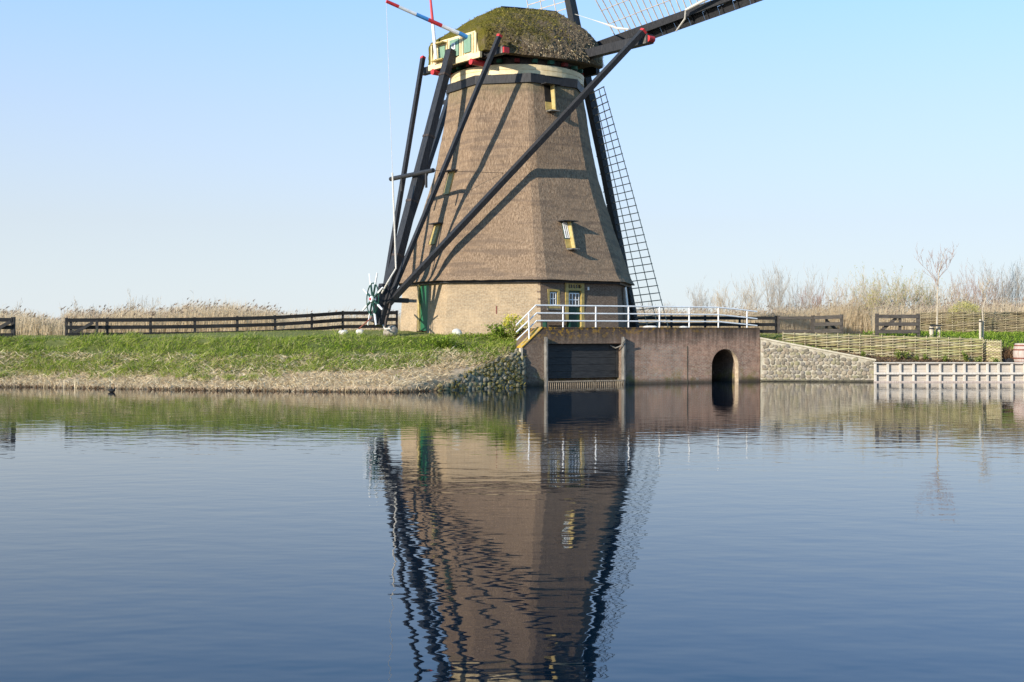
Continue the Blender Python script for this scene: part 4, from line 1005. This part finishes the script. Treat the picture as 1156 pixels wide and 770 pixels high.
    v, f = join([v1, v2, v3]); tag(np_obj('straw', v, f, M['straw']), 'flattened dry straw along the lower canal bank', 'dry straw', kind='stuff')
    # lawn
    n = 26000; X = np.concatenate([rng.uniform(-38,1,n), rng.uniform(13,26,5000)]); n = len(X); P = np.zeros((n,3))
    for i in range(n):
        W, p = prof(X[i])
        s_ = rng.uniform(p[5,0]-.3, p[7,0]+6) if X[i] < 2 else rng.uniform(p[5,0]+.05, p[7,0]+3)
        P[i] = (X[i], W+s_, np.interp(s_, p[:,0], p[:,1])-.01)
    ok = (P[:,0]-AX.x)**2+(P[:,1]-AX.y)**2 > 6.1**2; P = P[ok]; n = len(P)
    D = np.stack([rng.normal(0,.4,n), rng.normal(0,.4,n), np.ones(n)],1)
    v, f = blades(P, D, rng.uniform(.04,.11,n), rng.uniform(.012,.03,n), seg=1); tag(np_obj('grass', v, f, M['lawn_blade']), 'short trampled lawn grass around the mill', 'grass', kind='stuff')
left_bank()
def right_green():
    n = 13000; P = np.zeros((n,3)); X = np.where(rng.uniform(0,1,n) < .55, rng.uniform(20.5,40,n), rng.uniform(25.4,40,n))
    for i in range(n):
        W, p = prof(X[i]); s_ = rng.uniform(4.5,9.8) if X[i] < 25.4 else rng.uniform(3.2,9.8); y = W+s_; g = mnoise.noise(Vector((X[i]*.9,y*.9,2)))
        P[i] = (X[i], y, np.interp(s_, p[:,0], p[:,1])+rng.uniform(0,.16+.1*g))
    D = np.stack([rng.normal(0,.6,n), rng.normal(0,.6,n), rng.uniform(.2,1,n)],1)
    v, f = blades(P, D, rng.uniform(.08,.22,n), rng.uniform(.02,.06,n)); tag(np_obj('lush_grass', v, f, M['weeds']), 'lush green grass slope behind the barrel and wicker', 'grass', kind='stuff')
    # litter of dry leaves and stems on the planted soil
    n = 4200; X = rng.uniform(13.1,25.2,n); P = np.zeros((n,3))
    for i in range(n):
        W, p = prof(X[i]); s_ = rng.uniform(p[3,0]+.1, p[4,0]); P[i] = (X[i], W+s_, np.interp(s_, p[:,0], p[:,1])+rng.uniform(0,.05))
    a = rng.uniform(0,2*PI,n); D = np.stack([np.cos(a), np.sin(a), rng.normal(.15,.3,n)],1)
    v, f = blades(P, D, rng.uniform(.06,.25,n), rng.uniform(.015,.05,n)); tag(np_obj('leaf_litter', v, f, M['brown_leaf']), 'brown leaf litter on the sloping planted soil', 'leaf litter', kind='stuff')
    n = 2600; X = rng.uniform(13.0,17.0,n); P = np.zeros((n,3))
    for i in range(n):
        W, p = prof(X[i]); s_ = rng.uniform(p[3,0]+.3, p[4,0]+.2); P[i] = (X[i], W+s_, np.interp(s_, p[:,0], p[:,1])+rng.uniform(0,.05))
    keep = rng.uniform(0,1,n) < np.clip((17.2-X)/4,0,1); P = P[keep]; n = len(P)
    D = np.stack([rng.normal(0,.5,n), rng.normal(0,.5,n), np.ones(n)],1)
    v, f = blades(P, D, rng.uniform(.05,.16,n), rng.uniform(.015,.04,n)); tag(np_obj('grass', v, f, M['garden_leaf']), 'thin green grass on the soil above the stone wall', 'grass', kind='stuff')
right_green()
def tuft(px, Y, w, h, n, label, mat='garden_leaf', group=None, flower=None, name='garden_plant', zoff=0):
    x = (px-CX)/F*Y; z = ground_z(x, Y)+zoff; root = thing(name, label, 'plant', (x,Y,z), group)
    ns = max(5, n//40); st = MB(); tips = []
    for i in range(ns):
        d = Vector((random.gauss(0,w*.35), random.gauss(0,w*.3), h*random.uniform(.6,1.0))); st.tube([(x,Y,z-.03), Vector((x,Y,z))+d*.5+Vector((0,0,h*.08)), Vector((x,Y,z))+d], [.012,.009,.005], 4); tips.append(d)
    st.build('stem', M['garden_leaf'], root)
    P, D = [], []
    for _ in range(n):
        d = random.choice(tips)*random.uniform(.15,1.05); P.append((x+d.x+random.gauss(0,w*.10), Y+d.y+random.gauss(0,w*.08), z+d.z+random.gauss(0,.03))); D.append((random.gauss(0,.7), random.gauss(0,.7), random.uniform(-.2,1)))
    v, f = blades(np.array(P), np.array(D), rng.uniform(.07,.18,n), rng.uniform(.03,.07,n)); np_obj('leaves', v, f, M[mat], root)
    if flower:
        P = [(x+d.x*random.uniform(.85,1.1)+random.gauss(0,.05), Y+d.y+random.gauss(0,.05), z+d.z*random.uniform(.85,1.12)) for d in tips for _ in range(flower)]
        n2 = len(P); v, f = blades(np.array(P), rng.normal(0,1,(n2,3)), rng.uniform(.03,.07,n2), rng.uniform(.03,.06,n2), seg=1); np_obj('blossom', v, f, M['yellow_flower'], root)
    return root
GP = 'young plants on the soil strip'
tuft(1014,64.9,.45,.42,110,'spreading green plant on the soil right of the wall end, first of the strip','garden_leaf',GP)
tuft(1023,65.0,.40,.50,110,'upright leafy plant close against the lower wicker fence','garden_leaf',GP)
tuft(1035,64.6,.35,.30,80,'small low plant in the soil between two leafy ones','garden_leaf',GP)
tuft(1046,64.8,.40,.34,90,'low rounded plant below the middle of the lower wicker fence','garden_leaf',GP)
tuft(1067,64.5,.50,.40,130,'broad yellow green plant on the soil strip above the piling','garden_leaf',GP)
tuft(1091,64.6,.55,.62,170,'tallest bushy plant of the soil strip','garden_leaf',GP)
tuft(1105,64.3,.45,.36,100,'loose plant beside the corner of the wicker screen','garden_leaf',GP)
tuft(1125,63.9,.45,.35,100,'low plant at the foot of the wicker screen','garden_leaf',GP)
tuft(974,65.0,.4,.32,80,'small plant on the soil above the stone wall','garden_leaf',GP)
tuft(578,59.6,.9,1.15,520,'tall yellow flowering plant at the left end of the sluice','bank_grass',flower=60,name='flowering_plant')
tuft(566,59.8,.9,.75,700,'leafy green plant left of the yellow flowering one','weeds',name='leafy_plant')
tuft(499,58.4,.9,.65,600,'dark green leafy clump on the bank crest below the side door','weeds',name='leafy_plant')

def reeds(name, label, x0, x1, Y0, Y1, n, top, head=.2, wid=(.012,.03), zb=2.2):
    px = rng.uniform(x0,x1,n); Y = rng.uniform(Y0,Y1,n); X = (px-CX)/F*Y
    tp = np.array([top(p) for p in px]); patch = np.array([mnoise.noise(Vector((a*.5,b_*.4,0)))+.5*mnoise.noise(Vector((a*1.7,b_,3))) for a, b_ in zip(X,Y)])
    H = np.clip((CZ+(HY-tp)*Y/F-zb)*(.86+.22*patch+rng.normal(0,.15,n)), .4, 4.5)
    P = np.stack([X,Y,np.full(n,zb-.05)],1); lean = rng.normal(0,.07,n)+.04
    D = np.stack([lean, rng.normal(0,.07,n), np.ones(n)],1)
    bendv = np.stack([H*rng.normal(.05,.08,n), H*rng.normal(0,.05,n), -H*.04],1)
    ang = rng.uniform(-.7,.7,n); side = np.stack([np.cos(ang), np.sin(ang), np.zeros(n)],1)
    parts = [blades(P, D, H, rng.uniform(*wid,n), bend=bendv, seg=2, side=side)]
    # drooping leaves
    m = n; k = rng.integers(0,n,m); t = rng.uniform(.25,.9,m); Pl = P[k]+(D/np.linalg.norm(D,axis=1,keepdims=True))[k]*(H[k]*t)[:,None]+bendv[k]*(t*t)[:,None]
    a = rng.uniform(0,2*PI,m); Dl = np.stack([np.cos(a)*.6, np.sin(a)*.6, rng.uniform(.3,1,m)],1); Ll = rng.uniform(.2,.55,m)
    parts.append(blades(Pl, Dl, Ll, rng.uniform(.015,.035,m), bend=np.stack([np.zeros(m),np.zeros(m),-Ll*.5],1)))
    v, f = join(parts); o = tag(np_obj(name, v, f, M['reed']), label, 'reeds', kind='stuff')
    k = rng.uniform(0,1,n) < head; m = int(k.sum())
    if m:
        Pt = P[k]+(D/np.linalg.norm(D,axis=1,keepdims=True))[k]*H[k][:,None]+bendv[k]
        parts = []
        for _ in range(4):
            Lh = rng.uniform(.12,.28,m); parts.append(blades(Pt-np.array([0,0,.08]), np.stack([rng.normal(.45,.3,m), rng.normal(0,.25,m), np.ones(m)],1), Lh, rng.uniform(.03,.06,m), bend=np.stack([Lh*.3,np.zeros(m),-Lh*.2],1)))
        v, f = join(parts); tag(np_obj(name+'_plumes', v, f, M['reed_head']), 'brown feathery plumes of '+label, 'reed plumes', kind='stuff')
    return o
ip = lambda xs, ys: (lambda p: float(np.interp(p, xs, ys)))
reeds('reeds', 'straw coloured reeds at the gap in the fence', -260, 80, 76, 86, 17000, ip([-60,10,40,78],[349,350,354,362]), .05)
reeds('reeds', 'tall dry reeds behind the long black fence', 70, 318, 79, 90, 15000, ip([70,150,190,215,250,300,318],[352,350,347,343,342,348,355]), .07)
reeds('reeds', 'low pale reeds behind the spoked wheel', 300, 470, 92, 110, 4500, ip([300,470],[353,351]), .06, zb=2.2)
reeds('reeds', 'golden reeds behind the fences beside the mill', 690, 1000, 107, 116, 19000, ip([690,860,900,950,1000],[351,349,346,342,341]), .10)
reeds('reeds', 'golden reeds above the darker wicker fence', 985, 1340, 79, 92, 19000, ip([985,1040,1080,1190],[344,345,342,339]), .10)
# a few green stalks in the shallows
X = rng.uniform(-22,-17,26); P = np.stack([X, np.interp(X,SX,SW)-rng.uniform(.05,.5,26), np.full(26,-.1)],1)
v, f = blades(P, np.stack([rng.normal(0,.06,26),rng.normal(0,.06,26),np.ones(26)],1), rng.uniform(.3,.75,26), rng.uniform(.02,.035,26)); tag(np_obj('water_stalks', v, f, M['straw']), 'few thin stalks standing in the shallow water', 'stalks', kind='stuff')

def bare_bush(px, top, Y, w, nst, mat, label, name='bare_shrub', cat='shrub', group=None, bud=0, seedk=0, rad=.022, trunk=False):
    rnd = random.Random(seedk); x = (px-CX)/F*Y; z0 = 2.2; Hh = (CZ+(HY-top)*Y/F-z0)*.88
    root = thing(name, label, cat, (x,Y,z0), group); mb = MB(); tr_ = MB(); P = []
    def grow(p, d, L, r, lv):
        n = 4; pts = [p]; q = p; dd = d.copy()
        for i in range(n):
            dd = (dd+Vector((rnd.gauss(0,.11), rnd.gauss(0,.11), .05))).normalized(); q = q+dd*L/n; pts.append(q)
        (tr_ if lv == 0 else mb).tube(pts, [r*(1-.75*i/n) for i in range(n+1)], 5 if lv == 0 else 3, caps=False)
        P.extend(pts[2:])
        if lv < 3:
            k = rnd.randint(4,6) if lv < 2 else rnd.randint(2,4)
            for _ in range(k):
                i = rnd.randint(1 if lv else 2, n); d2 = (dd+Vector((rnd.gauss(0,.36), rnd.gauss(0,.36), rnd.uniform(.1,.6)))).normalized()
                grow(pts[i], d2, L*rnd.uniform(.35,.6), max(r*.5,.0075), lv+1)
    for i in range(int(nst*1.6)):
        a = rnd.uniform(0,2*PI); rr = w*math.sqrt(rnd.random())*.6
        d = Vector((math.cos(a)*rr/Hh*1.1+rnd.gauss(0,.08), math.sin(a)*rr/Hh+rnd.gauss(0,.08), 1)).normalized()
        grow(Vector((x+math.cos(a)*rr*.5, Y+math.sin(a)*rr*.5, z0-.1)), d, Hh*rnd.uniform(.55,.80), rad*rnd.uniform(.7,1.2), 0)
    tr_.build('trunk' if trunk else 'stems', M[mat], root, fix=False); mb.build('twigs', M[mat], root, fix=False)
    if bud:
        n = bud; A = np.array([tuple(P[rnd.randrange(len(P))]) for _ in range(n)])+rng.normal(0,.05,(n,3)); v, f = blades(A, rng.normal(0,1,(n,3))+np.array([0,0,.4]), rng.uniform(.07,.16,n), rng.uniform(.03,.06,n), seg=1); np_obj('buds', v, f, M['bud'], root)
    return root
G1 = 'bare shrubs beyond the fences'
BB = [ (735,338,114,2.6,9,'twig_grey',0,'low grey bare shrub behind the tip of the lower sail'),
 (800,326,118,2.2,9,'twig_grey',0,'thin grey bare shrub behind the railing, first right of the sail'),
 (832,318,115,3.2,13,'twig_pale',0,'brownish bare shrub behind the right part of the white railing'),
 (888,306,112,4.2,18,'twig_grey',0,'large grey twiggy shrub above the fine mesh gate'),
 (926,324,118,3.0,11,'twig_red',0,'reddish low shrub behind the short fence panel'),
 (958,318,110,3.0,14,'twig_pale',250,'pale brown shrub above the gap between the gates'),
 (984,326,114,2.2,10,'twig_grey',200,'small grey shrub just left of the dark timber gate'),
 (1008,309,106,4.4,22,'twig_pale',3800,'large yellow green budding shrub above the dark timber gate'),
 (1034,322,109,2.6,12,'twig_pale',500,'pale budding shrub between the dark gate and the taller young tree'),
 (1072,318,116,3.2,13,'twig_pale',150,'pale twiggy shrub right of the taller young tree'),
 (1104,311,118,3.6,15,'twig_red',0,'round reddish shrub behind the pruned young tree'),
 (1132,312,120,2.6,10,'twig_grey',0,'slender grey shrub between the reddish one and the picture edge'),
 (1150,296,114,3.6,15,'twig_grey',0,'tallest grey bare shrub at the right edge of the photo')]
for i, (px, top, Y, w, ns, mt, bd__, lab) in enumerate(BB): bare_bush(px, top, Y, w, ns, mt, lab, group=G1, bud=bd__, seedk=100+i)
G2 = 'thin bare bushes behind the long fence'
for i, (px, top, lab) in enumerate([(30,340,'wispy bare bush above the reeds at the fence gap'), (102,341,'wispy bare bush behind the braced end of the long fence'), (130,337,'wispy bare bush in the middle of the three behind the long fence'), (152,336,'wispy bare bush nearest to the tall plumed reeds')]):
    bare_bush(px, top, 92, 1.8, 5, 'twig_pale', lab, group=G2, seedk=300+i, rad=.014)
# pale yellow rounded shrub
yb = thing('yellow_shrub', 'rounded pale yellow shrub behind the taller wicker fence', 'shrub', ((1090-CX)/F*78,78,2.3))
yx = (1090-CX)/F*78; st = MB()
for i in range(14):
    a = random.uniform(0,2*PI); st.tube([(yx,78,2.2), (yx+math.cos(a)*.6,78+math.sin(a)*.6,3.4), (yx+math.cos(a)*.95,78+math.sin(a)*.9,random.uniform(3.8,4.5))], [.03,.02,.01], 4)
st.build('stems', M['twig_pale'], yb)
n = 5200; d = rng.normal(0,1,(n,3)); d /= np.linalg.norm(d,axis=1,keepdims=True); rr = rng.uniform(.45,1,n)**.5
rr *= 1+.22*np.array([mnoise.noise(Vector(q)*2.4) for q in d])
P = np.array([yx,78,3.45])+d*rr[:,None]*np.array([1.15,.95,1.05]); v, f = blades(P, d+rng.normal(0,.8,(n,3)), rng.uniform(.05,.13,n), rng.uniform(.02,.045,n)); np_obj('leaves', v, f, M['pale_yellow'], yb)
# young trees with stakes
def young_tree(px, Y, topy, label, seed, crown0, spread, pts, nb):
    rnd = random.Random(seed); x = (px-CX)/F*Y; z0 = ground_z(x, Y); H = CZ+(HY-topy)*Y/F-z0
    root = thing('young_tree', label, 'tree', (x,Y,z0))
    tk = [Vector((x+a, Y, z0+H*t-.05)) for a, t in pts]; MB().tube(tk, [.062-.05*t for _, t in pts], 8).build('trunk', M['bark'], root)
    cr = MB()
    def grow(p, d, L, r, lv):
        q = p; ps = [p]
        for i in range(4): d = (d+Vector((rnd.gauss(0,.13), rnd.gauss(0,.13), .05))).normalized(); q = q+d*L/4; ps.append(q)
        cr.tube(ps, [r*(1-.7*i/4) for i in range(5)], 4, caps=False)
        if lv < 2:
            for _ in range(rnd.randint(3,5)): grow(ps[rnd.randint(1,4)], (d+Vector((rnd.gauss(0,.6),rnd.gauss(0,.6),.3))).normalized(), L*rnd.uniform(.3,.55), max(r*.55,.008), lv+1)
    for i in range(nb):
        t = crown0+(1-crown0)*rnd.uniform(0,.75); p = Vector((x+float(np.interp(t,[b_ for _, b_ in pts],[a for a, _ in pts])), Y, z0+H*t-.05)); a = 2*PI*i/nb+rnd.uniform(-.4,.4)
        grow(p, Vector((math.cos(a)*spread, math.sin(a)*spread, 1.0)).normalized(), H*(1-t)*rnd.uniform(.40,.85)+.25, .013, 0)
    cr.build('crown', M['twig_red'] if seed == 5 else M['twig_pale'], root, fix=False)
young_tree(1057.5,68.5,282,'taller leafless young tree tied between two stakes',5,.42,.85,[(0,0),(.03,.3),(.05,.55),(.12,.75),(.34,.92),(.42,1)],9)
young_tree(1109.5,68,318,'shorter leafless young tree with crooked trunk beside one stake',6,.62,.8,[(0,0),(.02,.35),(-.03,.55),(.18,.75),(.02,.86),(.0,1)],8)
def stake(px, Y, topy, w, label, wrap=True):
    x = (px-CX)/F*Y; z0 = ground_z(x,Y); zt = CZ+(HY-topy)*Y/F; root = thing('tree_stake', label, 'stake', (x,Y,z0), 'stakes of the young trees')
    MB().lathe((x,Y,z0-.1), [(w/2,0),(w/2,zt-z0+.06),(w/2-.02,zt-z0+.1)], 12).build('stake_post', M['stake'], root)
    if wrap: MB().lathe((x,Y,z0), [(w/2+.012,zt-z0-.16),(w/2+.012,zt-z0-.08)], 12, caps=False).build('rubber_strap', M['tarred'], root)
stake(1051.5,68.2,368.5,.24,'thick pale stake just left of the taller young tree')
stake(1060.4,68.3,369,.12,'thin pale stake just right of the taller young tree')
stake(1106.6,67.8,360.5,.13,'single pale stake beside the crooked young tree')
xa, xb = (1049-CX)/F*68.2, (1062-CX)/F*68.2
tag(MB().beam((xa,68.05,CZ+4.5*68/F+.2), (xb,68.05,CZ+4.5*68/F+.2), .03, .09).build('tie_belt', M['tarred']), 'dark rubber belt tying the taller young tree to its two stakes', 'tie belt')

# ------------------------------------------------------------------ sky, sun, camera
w = bpy.data.worlds.new('World'); S.world = w; w.use_nodes = True; nt = w.node_tree
EL, AZ = 20.5, 45.0                                  # sun from behind the camera's left shoulder
sky = nt.nodes.new('ShaderNodeTexSky'); sky.sky_type = 'NISHITA'; sky.sun_disc = False
sky.sun_elevation = R(EL); sky.sun_rotation = R(180+AZ); sky.air_density = 1.0; sky.dust_density = .3; sky.ozone_density = 8.0; sky.altitude = 0
bg = nt.nodes['Background']; bg.inputs['Strength'].default_value = .15
tc = nt.nodes.new('ShaderNodeTexCoord'); sx = nt.nodes.new('ShaderNodeSeparateXYZ'); nt.links.new(tc.outputs['Generated'], sx.inputs[0])
def zramp(stops, k):        # value by height above the horizon
    cc = ramp(nt, sx.outputs['Z'], [(p_, tuple(x/k for x in c_)) for p_, c_ in stops]); return cc
clear = zramp([(0,(.10,)*3), (.087,(.25,)*3), (.174,(.50,)*3), (.259,(.75,)*3), (.36,(.92,)*3), (.5,(1,)*3)], 1)
air = zramp([(0,(3.5,3.75,3.92)), (.087,(2.95,3.02,3.0)), (.174,(2.25,2.42,2.45)), (.259,(1.52,1.96,2.4)), (.36,(.20,1.35,2.5)), (.5,(0,.75,1.1))], 5)
lay = mixc(nt, 1, sky.outputs[0], clear, 'MULTIPLY'); air = mixc(nt, 1, air, (5,5,5), 'MULTIPLY')
nt.links.new(mixc(nt, 1, lay, air, 'ADD'), bg.inputs['Color'])
ld = bpy.data.lights.new('sun', 'SUN'); ld.energy = 4.8; ld.angle = R(.5); ld.color = (1,.92,.79)
lo = bpy.data.objects.new('sun', ld); COL.objects.link(lo)
L = Vector((math.sin(R(AZ))*math.cos(R(EL)), math.cos(R(AZ))*math.cos(R(EL)), -math.sin(R(EL))))
lo.rotation_euler = L.to_track_quat('-Z', 'Y').to_euler()
cd = bpy.data.cameras.new('camera'); cam = bpy.data.objects.new('camera', cd); COL.objects.link(cam)
cam.location = (0,0,CZ); cam.rotation_euler = (PI/2,0,0); cd.sensor_width = 36; cd.lens = F/1156*36; cd.shift_y = -9/1156; cd.clip_start = .5; cd.clip_end = 6000
S.camera = cam
vs = S.view_settings; vs.view_transform = 'Standard'; vs.look = 'None'; vs.exposure = .45; vs.gamma = 1; vs.use_curve_mapping = False
S.cycles.use_denoising = True; S.cycles.max_bounces = 6
